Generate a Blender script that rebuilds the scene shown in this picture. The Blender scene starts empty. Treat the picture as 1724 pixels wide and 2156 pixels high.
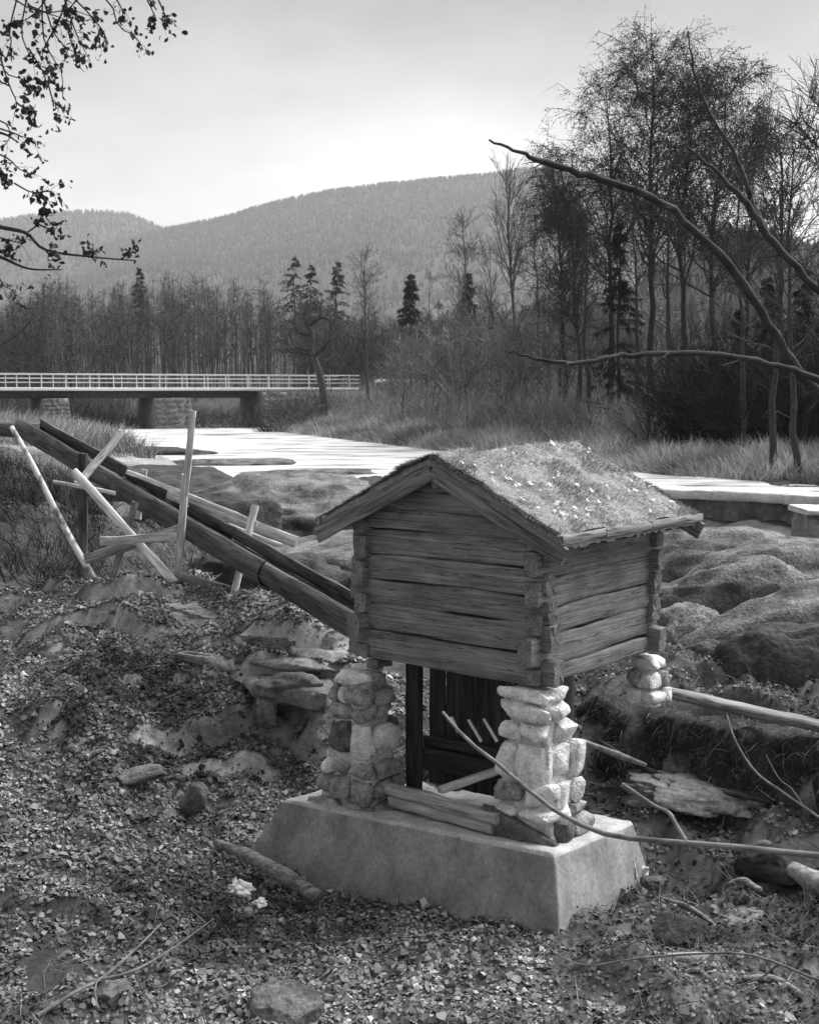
import bpy, bmesh, math
import numpy as np
from mathutils import Matrix, Vector

# ------------------------------------------------------------------ camera, sky, sun, exposure
SC = bpy.context.scene
COL = SC.collection
F, CX, CY, ZC = 2700.0, 862.0, 1078.0, 4.2          # focal length and centre for a 1724 x 2156 sheet, eye height
TH = math.atan(258.0 / F)
cam_d = bpy.data.cameras.new('camera')
cam_d.sensor_fit = 'HORIZONTAL'
cam_d.sensor_width = 36.0
cam_d.lens = 36.0 * F / 1724.0
cam_d.clip_start = 0.1
cam_d.clip_end = 9000.0
cam_d.dof.use_dof = True
cam_d.dof.focus_distance = 10.8
cam_d.dof.aperture_fstop = 8.0
cam = bpy.data.objects.new('camera', cam_d)
COL.objects.link(cam)
cam.location = (0, 0, ZC)
cam.rotation_euler = (math.pi / 2 - TH, 0, 0)
SC.camera = cam

SUN_EL, SUN_AZ = math.radians(50), math.radians(60)   # azimuth measured from +Y (view direction) towards +X
world = bpy.data.worlds.new('World')
SC.world = world
world.use_nodes = True
nt = world.node_tree
nt.nodes.clear()
w_out = nt.nodes.new('ShaderNodeOutputWorld')
w_bg = nt.nodes.new('ShaderNodeBackground')
w_sky = nt.nodes.new('ShaderNodeTexSky')
w_sky.sky_type = 'NISHITA'
w_sky.sun_disc = False
w_sky.sun_elevation = SUN_EL
w_sky.sun_rotation = SUN_AZ
w_sky.air_density = 1.0
w_sky.dust_density = 1.0
w_sky.ozone_density = 1.0
w_bw = nt.nodes.new('ShaderNodeRGBToBW')               # a black and white photograph: the sky keeps only its luminance
w_tc = nt.nodes.new('ShaderNodeTexCoord')
w_map = nt.nodes.new('ShaderNodeMapping')
w_map.inputs['Scale'].default_value = (1.0, 1.0, 2.6)
w_n = nt.nodes.new('ShaderNodeTexNoise')
w_n.inputs['Scale'].default_value = 3.2
w_n.inputs['Detail'].default_value = 6.0
w_n.inputs['Roughness'].default_value = 0.55
w_r = nt.nodes.new('ShaderNodeMapRange')
w_r.inputs['From Min'].default_value = 0.3
w_r.inputs['From Max'].default_value = 0.7
w_r.inputs['To Min'].default_value = 0.66
w_r.inputs['To Max'].default_value = 1.18
w_m = nt.nodes.new('ShaderNodeMath')
w_m.operation = 'MULTIPLY'
nt.links.new(w_sky.outputs[0], w_bw.inputs[0])
nt.links.new(w_tc.outputs['Generated'], w_map.inputs['Vector'])
nt.links.new(w_map.outputs[0], w_n.inputs['Vector'])
nt.links.new(w_n.outputs['Fac'], w_r.inputs['Value'])
# an overcast veil over the clear sky; the cloud deck is darker overhead than the bright gap along the horizon
w_pw = nt.nodes.new('ShaderNodeMath'); w_pw.operation = 'MULTIPLY_ADD'
w_pw.inputs[1].default_value = 0.6
w_pw.inputs[2].default_value = 2.2
nt.links.new(w_bw.outputs[0], w_pw.inputs[0])
w_sep = nt.nodes.new('ShaderNodeSeparateXYZ')
nt.links.new(w_tc.outputs['Generated'], w_sep.inputs[0])
w_el = nt.nodes.new('ShaderNodeMapRange')
w_el.interpolation_type = 'SMOOTHSTEP'
w_el.inputs['From Min'].default_value = 0.08
w_el.inputs['From Max'].default_value = 0.30
w_el.inputs['To Min'].default_value = 1.0
w_el.inputs['To Max'].default_value = 0.47
nt.links.new(w_sep.outputs['Z'], w_el.inputs['Value'])
w_m2 = nt.nodes.new('ShaderNodeMath'); w_m2.operation = 'MULTIPLY'
nt.links.new(w_pw.outputs[0], w_m2.inputs[0])
nt.links.new(w_el.outputs[0], w_m2.inputs[1])
nt.links.new(w_m2.outputs[0], w_m.inputs[0])
nt.links.new(w_r.outputs[0], w_m.inputs[1])
nt.links.new(w_m.outputs[0], w_bg.inputs['Color'])
w_bg.inputs['Strength'].default_value = 0.036
nt.links.new(w_bg.outputs[0], w_out.inputs['Surface'])

sun_d = bpy.data.lights.new('sun', 'SUN')
sun_d.energy = 1.1
sun_d.angle = math.radians(55)
sun_d.color = (1, 1, 1)
sun = bpy.data.objects.new('sun', sun_d)
COL.objects.link(sun)
sv = Vector((math.sin(SUN_AZ) * math.cos(SUN_EL), math.cos(SUN_AZ) * math.cos(SUN_EL), math.sin(SUN_EL)))
sun.rotation_euler = (-sv).to_track_quat('-Z', 'Y').to_euler()

SC.view_settings.view_transform = 'Standard'
SC.view_settings.look = 'None'
SC.view_settings.exposure = 2.75
SC.view_settings.gamma = 1.0
SC.view_settings.use_curve_mapping = False
SC.cycles.max_bounces = 6
SC.cycles.diffuse_bounces = 3
SC.cycles.volume_bounces = 1
SC.cycles.use_denoising = True

# ------------------------------------------------------------------ numpy helpers
RNG = np.random.default_rng(7)
FW = np.array([0, math.cos(TH), -math.sin(TH)])
UP = np.array([0, math.sin(TH), math.cos(TH)])
RT = np.array([1.0, 0, 0])

def at(u, v, D):
    """Survey point: the place at sheet position (u, v) that lies D metres away along +Y."""
    r = RT * (u - CX) / F + UP * (CY - v) / F + FW
    return np.array([0, 0, ZC]) + r * (D / r[1])

def _hash(i, seed):
    i = i.astype(np.uint32)
    h = (i[..., 0] * np.uint32(374761393)) ^ (i[..., 1] * np.uint32(668265263)) ^ (i[..., 2] * np.uint32(2147483647 - 61))
    h = h + np.uint32((seed * 974711) % 4294967291)
    h = (h ^ (h >> np.uint32(13))) * np.uint32(1274126177)
    h = h ^ (h >> np.uint32(16))
    return (h & np.uint32(0xffff)).astype(np.float64) / 65535.0 * 2 - 1

def vnoise(P, seed=0):
    P = np.asarray(P, float)
    i = np.floor(P).astype(np.int64)
    f = P - i
    f = f * f * (3 - 2 * f)
    r = 0
    for dx in (0, 1):
        for dy in (0, 1):
            for dz in (0, 1):
                w = (f[..., 0] if dx else 1 - f[..., 0]) * (f[..., 1] if dy else 1 - f[..., 1]) * (f[..., 2] if dz else 1 - f[..., 2])
                r = r + w * _hash(i + np.array([dx, dy, dz]) + 100000, seed)
    return r

def fbm(P, octv=4, seed=0, gain=0.5):
    P = np.asarray(P, float)
    r, a, s = 0, 1.0, 1.0
    for k in range(octv):
        r = r + a * vnoise(P * s, seed + k * 17)
        a *= gain
        s *= 2.03
    return r

def mesh_np(name, V, faces, smooth=False, shade=None):
    """faces: list of int arrays of shape (n,3) or (n,4)."""
    me = bpy.data.meshes.new(name)
    V = np.asarray(V, np.float32)
    faces = [np.asarray(f, np.int32) for f in faces if len(f)]
    loops = np.concatenate([f.ravel() for f in faces])
    tot = np.concatenate([np.full(len(f), f.shape[1], np.int32) for f in faces])
    start = np.concatenate([[0], np.cumsum(tot)[:-1]]).astype(np.int32)
    me.vertices.add(len(V))
    me.vertices.foreach_set('co', V.ravel())
    me.loops.add(len(loops))
    me.loops.foreach_set('vertex_index', loops)
    me.polygons.add(len(tot))
    me.polygons.foreach_set('loop_start', start)
    me.polygons.foreach_set('loop_total', tot)
    if smooth:
        me.polygons.foreach_set('use_smooth', np.ones(len(tot), bool))
    if shade is not None:
        at_ = me.attributes.new('shade', 'FLOAT', 'POINT')
        at_.data.foreach_set('value', np.asarray(shade, np.float32))
    me.update(calc_edges=True)
    return me

class MB:
    """Collects pieces into one mesh."""
    def __init__(s):
        s.V, s.Q, s.T, s.S, s.n = [], [], [], [], 0
    def add(s, V, Q=None, T=None, shade=0.2):
        V = np.asarray(V, float).reshape(-1, 3)
        if Q is not None and len(Q): s.Q.append(np.asarray(Q) + s.n)
        if T is not None and len(T): s.T.append(np.asarray(T) + s.n)
        s.V.append(V)
        s.S.append(np.broadcast_to(np.asarray(shade, float), (len(V),)))
        s.n += len(V)
    def mesh(s, name, smooth=False):
        f = []
        if s.Q: f.append(np.concatenate(s.Q))
        if s.T: f.append(np.concatenate(s.T))
        return mesh_np(name, np.concatenate(s.V), f, smooth, np.concatenate(s.S))

def norm(v):
    return v / np.maximum(np.linalg.norm(v, axis=-1, keepdims=True), 1e-9)

def tubes(P, R, S=5, flat=False):
    """P (N,K,3), R (N,K): N tapered tubes of S sides. Returns verts, quads."""
    N, K, _ = P.shape
    Tn = np.empty_like(P)
    Tn[:, 1:-1] = P[:, 2:] - P[:, :-2]
    Tn[:, 0] = P[:, 1] - P[:, 0]
    Tn[:, -1] = P[:, -1] - P[:, -2]
    Tn = norm(Tn)
    ref = np.where(np.abs(Tn[:, :1, 2:3]) > 0.9, np.array([1.0, 0.1, 0]), np.array([0, 0.05, 1.0]))
    A = norm(np.cross(Tn, ref))
    B = np.cross(Tn, A)
    ang = np.arange(S) * 2 * math.pi / S
    V = P[:, :, None, :] + R[:, :, None, None] * (np.cos(ang)[None, None, :, None] * A[:, :, None, :] + np.sin(ang)[None, None, :, None] * B[:, :, None, :])
    idx = np.arange(N * K * S).reshape(N, K, S)
    a = idx[:, :-1, :]
    b = np.roll(idx, -1, axis=2)[:, :-1, :]
    c = np.roll(idx, -1, axis=2)[:, 1:, :]
    d = idx[:, 1:, :]
    return V.reshape(-1, 3), np.stack([a, b, c, d], -1).reshape(-1, 4)

def blades(base, direc, length, width, bend, seed=0, mid=0.5):
    """N bent grass blades/twigs (3 triangles each)."""
    r = np.random.default_rng(seed)
    N = len(base)
    direc = norm(direc)
    side = norm(np.cross(direc, norm(r.normal(size=(N, 3)))))
    tip = base + direc * length[:, None] + bend
    m = base + direc * (length * mid)[:, None] + bend * 0.28
    w = width[:, None] * 0.5
    V = np.stack([base - side * w, base + side * w, m + side * w * 0.8, m - side * w * 0.8, tip], 1)
    i = np.arange(N)[:, None] * 5
    return V.reshape(-1, 3), i + np.array([[0, 1, 2, 3]]), i + np.array([[3, 2, 4]])

def leaf_quads(pos, size, nrm, seed=0, fold=0.3, aspect=0.62):
    """N curled oval leaves (4 triangles each)."""
    r = np.random.default_rng(seed)
    N = len(pos)
    nrm = norm(nrm)
    t = norm(np.cross(nrm, r.normal(size=(N, 3))))
    s = np.cross(nrm, t)
    L = size[:, None] * 0.5
    o = [(-1, 0), (-.35, .8), (.45, .85), (1, 0), (.4, -.85), (-.4, -.8)]
    ca, cb = r.normal(0, fold, (N, 1)), r.normal(fold * .6, fold, (N, 1))
    V = np.stack([pos + t * L * (a + r.normal(0, .12, (N, 1))) + s * L * aspect * (b + r.normal(0, .12, (N, 1))) + nrm * L * (ca * a * a + cb * abs(b)) for a, b in o], 1)
    i = np.arange(N)[:, None] * 6
    return V.reshape(-1, 3), np.concatenate([i + np.array([q]) for q in ([0, 1, 5], [1, 2, 5], [2, 4, 5], [2, 3, 4])])

# ------------------------------------------------------------------ materials
def _mat(name):
    m = bpy.data.materials.new(name)
    m.use_nodes = True
    n = m.node_tree
    b = n.nodes['Principled BSDF']
    return m, n, b

def noise_mat(name, c0, c1, scale=4.0, stretch=(1, 1, 1), rough=0.85, bump=0.4, bump_dist=0.02, detail=8, fine=None, lo=0.35, hi=0.65, spec=0.25, coords='Object', cracks=None, fineamt=0.35):
    """grey noise between c0 and c1, with bump; fine = (scale, stretch) second layer; cracks = darkness of thin lines along the grain"""
    m, n, b = _mat(name)
    N, L = n.nodes, n.links
    tc = N.new('ShaderNodeTexCoord')
    oi = N.new('ShaderNodeObjectInfo')
    add = N.new('ShaderNodeVectorMath'); add.operation = 'ADD'
    mul = N.new('ShaderNodeMath'); mul.operation = 'MULTIPLY'; mul.inputs[1].default_value = 53.0
    L.new(oi.outputs['Random'], mul.inputs[0])
    L.new(tc.outputs[coords], add.inputs[0])
    L.new(mul.outputs[0], add.inputs[1])
    mp = N.new('ShaderNodeMapping'); mp.inputs['Scale'].default_value = stretch
    L.new(add.outputs[0], mp.inputs['Vector'])
    nz = N.new('ShaderNodeTexNoise')
    nz.inputs['Scale'].default_value = scale
    nz.inputs['Detail'].default_value = detail
    nz.inputs['Roughness'].default_value = 0.62
    L.new(mp.outputs[0], nz.inputs['Vector'])
    mr = N.new('ShaderNodeMapRange')
    mr.inputs['From Min'].default_value = lo; mr.inputs['From Max'].default_value = hi
    mr.inputs['To Min'].default_value = c0; mr.inputs['To Max'].default_value = c1
    L.new(nz.outputs['Fac'], mr.inputs['Value'])
    col = mr.outputs[0]
    height = nz.outputs['Fac']
    if fine:
        mp2 = N.new('ShaderNodeMapping'); mp2.inputs['Scale'].default_value = fine[1]
        L.new(add.outputs[0], mp2.inputs['Vector'])
        n2 = N.new('ShaderNodeTexNoise'); n2.inputs['Scale'].default_value = fine[0]; n2.inputs['Detail'].default_value = 5
        L.new(mp2.outputs[0], n2.inputs['Vector'])
        r2 = N.new('ShaderNodeMapRange'); r2.inputs['From Min'].default_value = .3; r2.inputs['From Max'].default_value = .7
        r2.inputs['To Min'].default_value = 1 - fineamt; r2.inputs['To Max'].default_value = 1 + fineamt
        L.new(n2.outputs['Fac'], r2.inputs['Value'])
        mm = N.new('ShaderNodeMath'); mm.operation = 'MULTIPLY'
        L.new(col, mm.inputs[0]); L.new(r2.outputs[0], mm.inputs[1]); col = mm.outputs[0]
        ad = N.new('ShaderNodeMath'); ad.operation = 'MULTIPLY_ADD'; ad.inputs[1].default_value = .5
        L.new(n2.outputs['Fac'], ad.inputs[0]); L.new(height, ad.inputs[2]); height = ad.outputs[0]
    if cracks:
        mp3 = N.new('ShaderNodeMapping'); mp3.inputs['Scale'].default_value = cracks[1]
        L.new(add.outputs[0], mp3.inputs['Vector'])
        n3 = N.new('ShaderNodeTexNoise'); n3.inputs['Scale'].default_value = 1.0; n3.inputs['Detail'].default_value = 3
        L.new(mp3.outputs[0], n3.inputs['Vector'])
        s3 = N.new('ShaderNodeMath'); s3.operation = 'SUBTRACT'; s3.inputs[1].default_value = .5; L.new(n3.outputs['Fac'], s3.inputs[0])
        a3 = N.new('ShaderNodeMath'); a3.operation = 'ABSOLUTE'; L.new(s3.outputs[0], a3.inputs[0])
        r3 = N.new('ShaderNodeMapRange'); r3.inputs['From Min'].default_value = 0.0; r3.inputs['From Max'].default_value = cracks[2]
        r3.inputs['To Min'].default_value = cracks[0]; r3.inputs['To Max'].default_value = 1.0
        L.new(a3.outputs[0], r3.inputs['Value'])
        mm = N.new('ShaderNodeMath'); mm.operation = 'MULTIPLY'
        L.new(col, mm.inputs[0]); L.new(r3.outputs[0], mm.inputs[1]); col = mm.outputs[0]
        mh = N.new('ShaderNodeMath'); mh.operation = 'MULTIPLY'
        L.new(height, mh.inputs[0]); L.new(r3.outputs[0], mh.inputs[1]); height = mh.outputs[0]
    L.new(col, b.inputs['Base Color'])
    bp = N.new('ShaderNodeBump'); bp.inputs['Strength'].default_value = bump; bp.inputs['Distance'].default_value = bump_dist
    L.new(height, bp.inputs['Height']); L.new(bp.outputs[0], b.inputs['Normal'])
    b.inputs['Roughness'].default_value = rough
    b.inputs['Specular IOR Level'].default_value = spec
    return m

def shade_mat(name, rough=0.9, nscale=0, namp=0.3, bump=0.0, spec=0.15, bdist=.03, mult=1.0):
    """grey taken from the mesh's own per-piece albedo, broken up by noise"""
    m, n, b = _mat(name)
    N, L = n.nodes, n.links
    a = N.new('ShaderNodeAttribute'); a.attribute_name = 'shade'
    col = a.outputs['Fac']
    if nscale:
        tc = N.new('ShaderNodeTexCoord')
        nz = N.new('ShaderNodeTexNoise'); nz.inputs['Scale'].default_value = nscale; nz.inputs['Detail'].default_value = 10; nz.inputs['Roughness'].default_value = .65
        L.new(tc.outputs['Object'], nz.inputs['Vector'])
        r = N.new('ShaderNodeMapRange'); r.inputs['From Min'].default_value = .3; r.inputs['From Max'].default_value = .7
        r.inputs['To Min'].default_value = mult * (1 - namp); r.inputs['To Max'].default_value = mult * (1 + namp)
        L.new(nz.outputs['Fac'], r.inputs['Value'])
        mm = N.new('ShaderNodeMath'); mm.operation = 'MULTIPLY'
        L.new(col, mm.inputs[0]); L.new(r.outputs[0], mm.inputs[1]); col = mm.outputs[0]
        if bump:
            bp = N.new('ShaderNodeBump'); bp.inputs['Strength'].default_value = bump; bp.inputs['Distance'].default_value = bdist
            L.new(nz.outputs['Fac'], bp.inputs['Height']); L.new(bp.outputs[0], b.inputs['Normal'])
    L.new(col, b.inputs['Base Color'])
    b.inputs['Roughness'].default_value = rough
    b.inputs['Specular IOR Level'].default_value = spec
    return m

M = {}
GR = ((60), (0.06, 1, 1))
M['log'] = noise_mat('weathered_log', .13, .25, 2.0, (1.2, 3, 3), bump=.7, bump_dist=.010, fine=(70, (.02, 1, 1)), cracks=(.22, (.9, 10, 26), .014), fineamt=.35)
M['plank_pale'] = noise_mat('pale_plank', .34, .66, 3, (1, 5, 5), bump=.4, bump_dist=.006, fine=(60, (.03, 1, 1)), fineamt=.28, cracks=(.5, (.7, 22, 22), .012))
M['plank_mid'] = noise_mat('sawn_timber', .26, .5, 3, (1, 5, 5), bump=.4, bump_dist=.006, fine=(60, (.03, 1, 1)), fineamt=.28, cracks=(.4, (.7, 22, 22), .014))
M['plank_grey'] = noise_mat('grey_plank', .14, .34, 3, (.6, 6, 6), bump=.5, bump_dist=.008, fine=(40, (.04, 1, 1)), cracks=(.4, (1, 20, 20), .04))
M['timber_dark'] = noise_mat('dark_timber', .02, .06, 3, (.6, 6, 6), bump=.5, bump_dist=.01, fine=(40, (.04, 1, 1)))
M['trough'] = noise_mat('wet_trough_wood', .04, .15, 1.5, (.5, 2, 2), bump=.5, bump_dist=.012, fine=(30, (.05, 1, 1)), cracks=(.4, (.8, 12, 12), .04))
M['birch_pole'] = noise_mat('birch_bark_pole', .12, .62, 9, (1, .5, .5), bump=.3, bump_dist=.004, lo=.42, hi=.56)
M['bark'] = noise_mat('dark_bark', .02, .06, 14, (.5, 1, 1), bump=.7, bump_dist=.01)
M['bark_grey'] = noise_mat('grey_bark', .10, .26, 14, (.4, 1, 1), bump=.6, bump_dist=.006)
M['sod'] = noise_mat('roof_sod', .2, .36, 16, bump=.9, bump_dist=.04, fine=(90, (1, 1, 1)), coords='Object')
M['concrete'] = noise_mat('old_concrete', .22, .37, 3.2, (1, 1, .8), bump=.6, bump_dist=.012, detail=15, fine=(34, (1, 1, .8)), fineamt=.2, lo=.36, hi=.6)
M['concrete_top_light'] = noise_mat('sky_lit_concrete_top', .36, .58, 5, bump=.4, bump_dist=.012, fine=(60, (1, 1, 1)), fineamt=.25)
M['mortar'] = noise_mat('mortar', .40, .66, 14, bump=.6, bump_dist=.02, fine=(60, (1, 1, 1)), fineamt=.25)
M['mortar_grey'] = noise_mat('grey_mortar', .2, .40, 14, bump=.6, bump_dist=.02, fine=(60, (1, 1, 1)), fineamt=.25)
M['stone_white'] = noise_mat('limewashed_stone', .5, .85, 7, bump=1.0, bump_dist=.03, fine=(50, (1, 1, 1)), fineamt=.22, lo=.33, hi=.55)
M['stone_mid'] = noise_mat('grey_stone', .18, .46, 8, bump=1.0, bump_dist=.03, fine=(50, (1, 1, 1)))
M['stone_dark'] = noise_mat('dark_stone', .07, .2, 8, bump=1.0, bump_dist=.03, fine=(50, (1, 1, 1)))
M['rock'] = noise_mat('riverbed_rock', .045, .21, 2.2, bump=.8, bump_dist=.06, fine=(26, (1, 1, 1)), fineamt=.5, detail=12, lo=.35, hi=.62, coords='Object')
M['rock_dark'] = noise_mat('mossy_rock', .02, .08, 2.0, bump=.7, bump_dist=.08, fine=(18, (1, 1, 1)), detail=12)
M['rock_pale'] = noise_mat('pale_rock', .13, .30, 2.2, bump=.7, bump_dist=.06, fine=(20, (1, 1, 1)), detail=12)
M['soil'] = shade_mat('ground_cover', nscale=5.0, namp=.55, bump=.9, bdist=.05)
M['leaves'] = shade_mat('fallen_leaves', rough=.85, spec=.1)
M['twigs'] = shade_mat('twigs')
M['reed'] = shade_mat('dry_reed', rough=.7)
M['bark_tree'] = shade_mat('tree_bark', nscale=6, namp=.5)
M['hill'] = shade_mat('wooded_hill', nscale=.02, namp=.35)
M['white_paint'] = noise_mat('white_painted_steel', .62, .78, 5, bump=.1)
M['pale_concrete'] = noise_mat('pale_concrete', .55, .75, 1.5, bump=.2, fine=(8, (1, 1, 1)), fineamt=.15)
M['dam_face'] = noise_mat('stained_dam_face', .04, .2, .8, (1, 1, .5), bump=.5, bump_dist=.1, fine=(5, (1, 1, 1)))
M['steel_dark'] = noise_mat('dark_girder', .02, .05, 3, bump=.2)
M['rag'] = noise_mat('pale_rag', .55, .8, 9, bump=.4, bump_dist=.01)
M['end_grain'] = noise_mat('end_grain', .16, .32, 20, bump=.4, bump_dist=.005)

def water_mat():
    m, n, b = _mat('sky_whitened_river')
    N, L = n.nodes, n.links
    tc = N.new('ShaderNodeTexCoord')
    mp = N.new('ShaderNodeMapping'); mp.inputs['Scale'].default_value = (.22, .5, 1)
    L.new(tc.outputs['Object'], mp.inputs[0])
    nz = N.new('ShaderNodeTexNoise'); nz.inputs['Scale'].default_value = 1.2; nz.inputs['Detail'].default_value = 7
    L.new(mp.outputs[0], nz.inputs['Vector'])
    r = N.new('ShaderNodeMapRange'); r.inputs['From Min'].default_value = .36; r.inputs['From Max'].default_value = .50
    r.inputs['To Min'].default_value = .14; r.inputs['To Max'].default_value = .72  # bright sky reflection painted in as a whitish base colour
    L.new(nz.outputs['Fac'], r.inputs['Value']); L.new(r.outputs[0], b.inputs['Base Color'])
    bp = N.new('ShaderNodeBump'); bp.inputs['Strength'].default_value = .2; bp.inputs['Distance'].default_value = .1
    L.new(nz.outputs['Fac'], bp.inputs['Height']); L.new(bp.outputs[0], b.inputs['Normal'])
    b.inputs['Roughness'].default_value = .45
    b.inputs['Specular IOR Level'].default_value = .5
    return m
M['water'] = water_mat()

# ------------------------------------------------------------------ object helpers
WM = {}
def obj(name, me, mat, parent=None, mtx=None, kind=None):
    o = bpy.data.objects.new(name, me)
    COL.objects.link(o)
    if mat is not None and not me.materials:
        me.materials.append(M[mat] if isinstance(mat, str) else mat)
    mtx = mtx or Matrix.Identity(4)
    if parent is not None:
        o.parent = parent
        o.matrix_basis = WM[parent.name].inverted() @ mtx
    else:
        o.matrix_basis = mtx
    WM[o.name] = mtx
    if kind: o['kind'] = kind
    return o

def tag(o, label, cat, group=None):
    o['label'] = label
    o['category'] = cat
    if group: o['group'] = group
    return o

def thing(name, label, cat, loc=(0, 0, 0), rotz=0.0, group=None):
    o = bpy.data.objects.new(name, None)
    COL.objects.link(o)
    m = Matrix.Translation(Vector(loc)) @ Matrix.Rotation(rotz, 4, 'Z')
    o.matrix_basis = m
    WM[o.name] = m
    return tag(o, label, cat, group)

def struct(name, me, mat, **k):
    return obj(name, me, mat, kind='structure', **k)

def sweep(stations, closed_caps=True):
    """stations (K,S,3) rings -> V, quads, tris (end caps as fans)."""
    K, S, _ = stations.shape
    V = stations.reshape(-1, 3)
    idx = np.arange(K * S).reshape(K, S)
    a, b = idx[:-1], np.roll(idx, -1, 1)[:-1]
    c, d = np.roll(idx, -1, 1)[1:], idx[1:]
    Q = np.stack([a, b, c, d], -1).reshape(-1, 4)
    c0, c1 = stations[0].mean(0), stations[-1].mean(0)
    n = K * S
    V = np.concatenate([V, stations[0], stations[-1], [c0, c1]])
    i = np.arange(S); j = (i + 1) % S
    T = np.concatenate([np.stack([np.full(S, n + 2 * S), n + j, n + i], 1), np.stack([np.full(S, n + 2 * S + 1), n + S + i, n + S + j], 1)])
    return V, Q, T

def beam_mesh(L, w, h, K=7, jit=.004, cham=.18, seed=0, rnd=0.0, taper=1.0):
    """a sawn or hewn piece along local X, centred on the axis; rnd bulges the section"""
    r = np.random.default_rng(seed)
    c = cham * min(w, h)
    sec = np.array([[-w/2 + c, -h/2], [w/2 - c, -h/2], [w/2, -h/2 + c], [w/2 + rnd * w, 0], [w/2, h/2 - c], [w/2 - c, h/2], [-w/2 + c, h/2], [-w/2, h/2 - c], [-w/2 - rnd * w, 0], [-w/2, -h/2 + c]])
    xs = np.linspace(0, L, K)
    off = np.cumsum(r.normal(0, jit, (K, 2)), 0) * .6
    off -= np.linspace(0, 1, K)[:, None] * off[-1]
    st = np.zeros((K, len(sec), 3))
    for k in range(K):
        s = 1 + (taper - 1) * k / (K - 1)
        st[k, :, 0] = xs[k] + (r.normal(0, jit * .8, len(sec)) if k in (0, K - 1) else 0)
        st[k, :, 1:] = sec * s + off[k] + r.normal(0, jit, sec.shape)
    V, Q, T = sweep(st)
    return mesh_np('piece', V, [Q, T])

def frame(p0, p1, up=(0, 0, 1)):
    p0, p1, up = Vector(p0), Vector(p1), Vector(up)
    x = (p1 - p0).normalized()
    y = up.cross(x)
    if y.length < 1e-3: y = Vector((0, 1, 0)).cross(x)
    y.normalize()
    z = x.cross(y)
    m = Matrix.Identity(4)
    for i, a in enumerate((x, y, z)):
        m[0][i], m[1][i], m[2][i] = a
    m.translation = p0
    return m

def beam(name, p0, p1, w, h, mat, parent=None, up=(0, 0, 1), **k):
    L = (Vector(p1) - Vector(p0)).length
    return obj(name, beam_mesh(L, w, h, **k), mat, parent, frame(p0, p1, up))

def pole_mesh(pts, rad, S=10, seed=0, rough=.06):
    pts = np.asarray(pts, float); rad = np.asarray(rad, float)
    V, Q = tubes(pts[None], rad[None], S)
    cen = np.repeat(pts, S, 0)
    V = cen + (V - cen) * (1 + rough * fbm(V * (.35 / max(rad.max(), 1e-3)), 3, seed))[:, None]
    n = len(V); K = len(pts)
    V = np.concatenate([V, [pts[0], pts[-1]]])
    i = np.arange(S); j = (i + 1) % S
    T = np.concatenate([np.stack([np.full(S, n), j, i], 1), np.stack([np.full(S, n + 1), (K - 1) * S + i, (K - 1) * S + j], 1)])
    return mesh_np('piece', V, [Q, T], smooth=True)

def spline(pts, n):
    """Catmull-Rom through pts, n samples"""
    P = np.asarray(pts, float)
    P = np.vstack([2 * P[0] - P[1], P, 2 * P[-1] - P[-2]])
    t = np.linspace(0, len(P) - 3 - 1e-6, n)
    i = t.astype(int); f = (t - i)[:, None]
    a, b, c, d = P[i], P[i + 1], P[i + 2], P[i + 3]
    return .5 * (2 * b + (c - a) * f + (2 * a - 5 * b + 4 * c - d) * f**2 + (3 * b - a - 3 * c + d) * f**3)

def ico(sub):
    bm = bmesh.new()
    bmesh.ops.create_icosphere(bm, subdivisions=sub, radius=1.0)
    V = np.array([v.co[:] for v in bm.verts]); T = np.array([[v.index for v in f.verts] for f in bm.faces])
    bm.free()
    return V, T
ICO2, ICO3, ICO4, ICO5 = ico(2), ico(3), ico(4), ico(5)

def stone_mesh(size, seed, tpl=ICO3, box=.55, rough=.10, freq=1.6, facets=9):
    V, T = tpl
    P = np.sign(V) * np.abs(V) ** box
    P = P / np.abs(P).max()
    P = P * (1 + rough * fbm(V * freq + seed * 3.7, 4, seed))[:, None]
    r = np.random.default_rng(seed)
    for _ in range(facets):
        nn = norm(r.normal(size=3)); d0 = r.uniform(.72, 1.12)
        P = P - np.maximum(0, P @ nn - d0)[:, None] * nn * .97
    P = P / np.abs(P).max(0)
    P = P * (1 + .045 * fbm(V * 5 + seed, 4, seed + 2, .6))[:, None]
    sh = r.uniform(-.12, .12, 2)
    P[:, 0] += sh[0] * P[:, 2]; P[:, 1] += sh[1] * P[:, 0]
    return mesh_np('stone', P * np.asarray(size) / 2, [T], smooth=True)

def rock_mesh(size, seed, rough=.22, freq=1.3, tpl=ICO5, ledge=0.0, box=.8, facets=0):
    V, T = tpl
    P = np.sign(V) * np.abs(V) ** box
    d = rough * fbm(V * freq + seed * 5.1, 6, seed, .48)
    d -= .10 * np.abs(fbm(V * freq * 1.7 + 9, 4, seed + 3))
    for q, (ff, dp) in enumerate(((1.5, .05), (2.6, .03))):
        d -= dp * np.exp(-(np.abs(fbm(V * ff * np.array([1, .6, 1.4]) + 31 + q, 3, seed + 20 + q)) / .07) ** 2)
    P = P * (1 + d)[:, None]
    r = np.random.default_rng(seed)
    for _ in range(facets):
        nn = norm(r.normal(size=3)); d0 = r.uniform(.6, .92)
        P = P - np.maximum(0, P @ nn - d0)[:, None] * nn * .92
    if facets: P = P + (.035 * fbm(P * 5, 4, seed + 5))[:, None] * V
    P = P * np.asarray(size) / 2
    if ledge:
        P[:, 2] += ledge * np.round(fbm(P * 1.1, 2, seed + 8) * 3) / 3
    return mesh_np('rock', P, [T], smooth=True)

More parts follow.
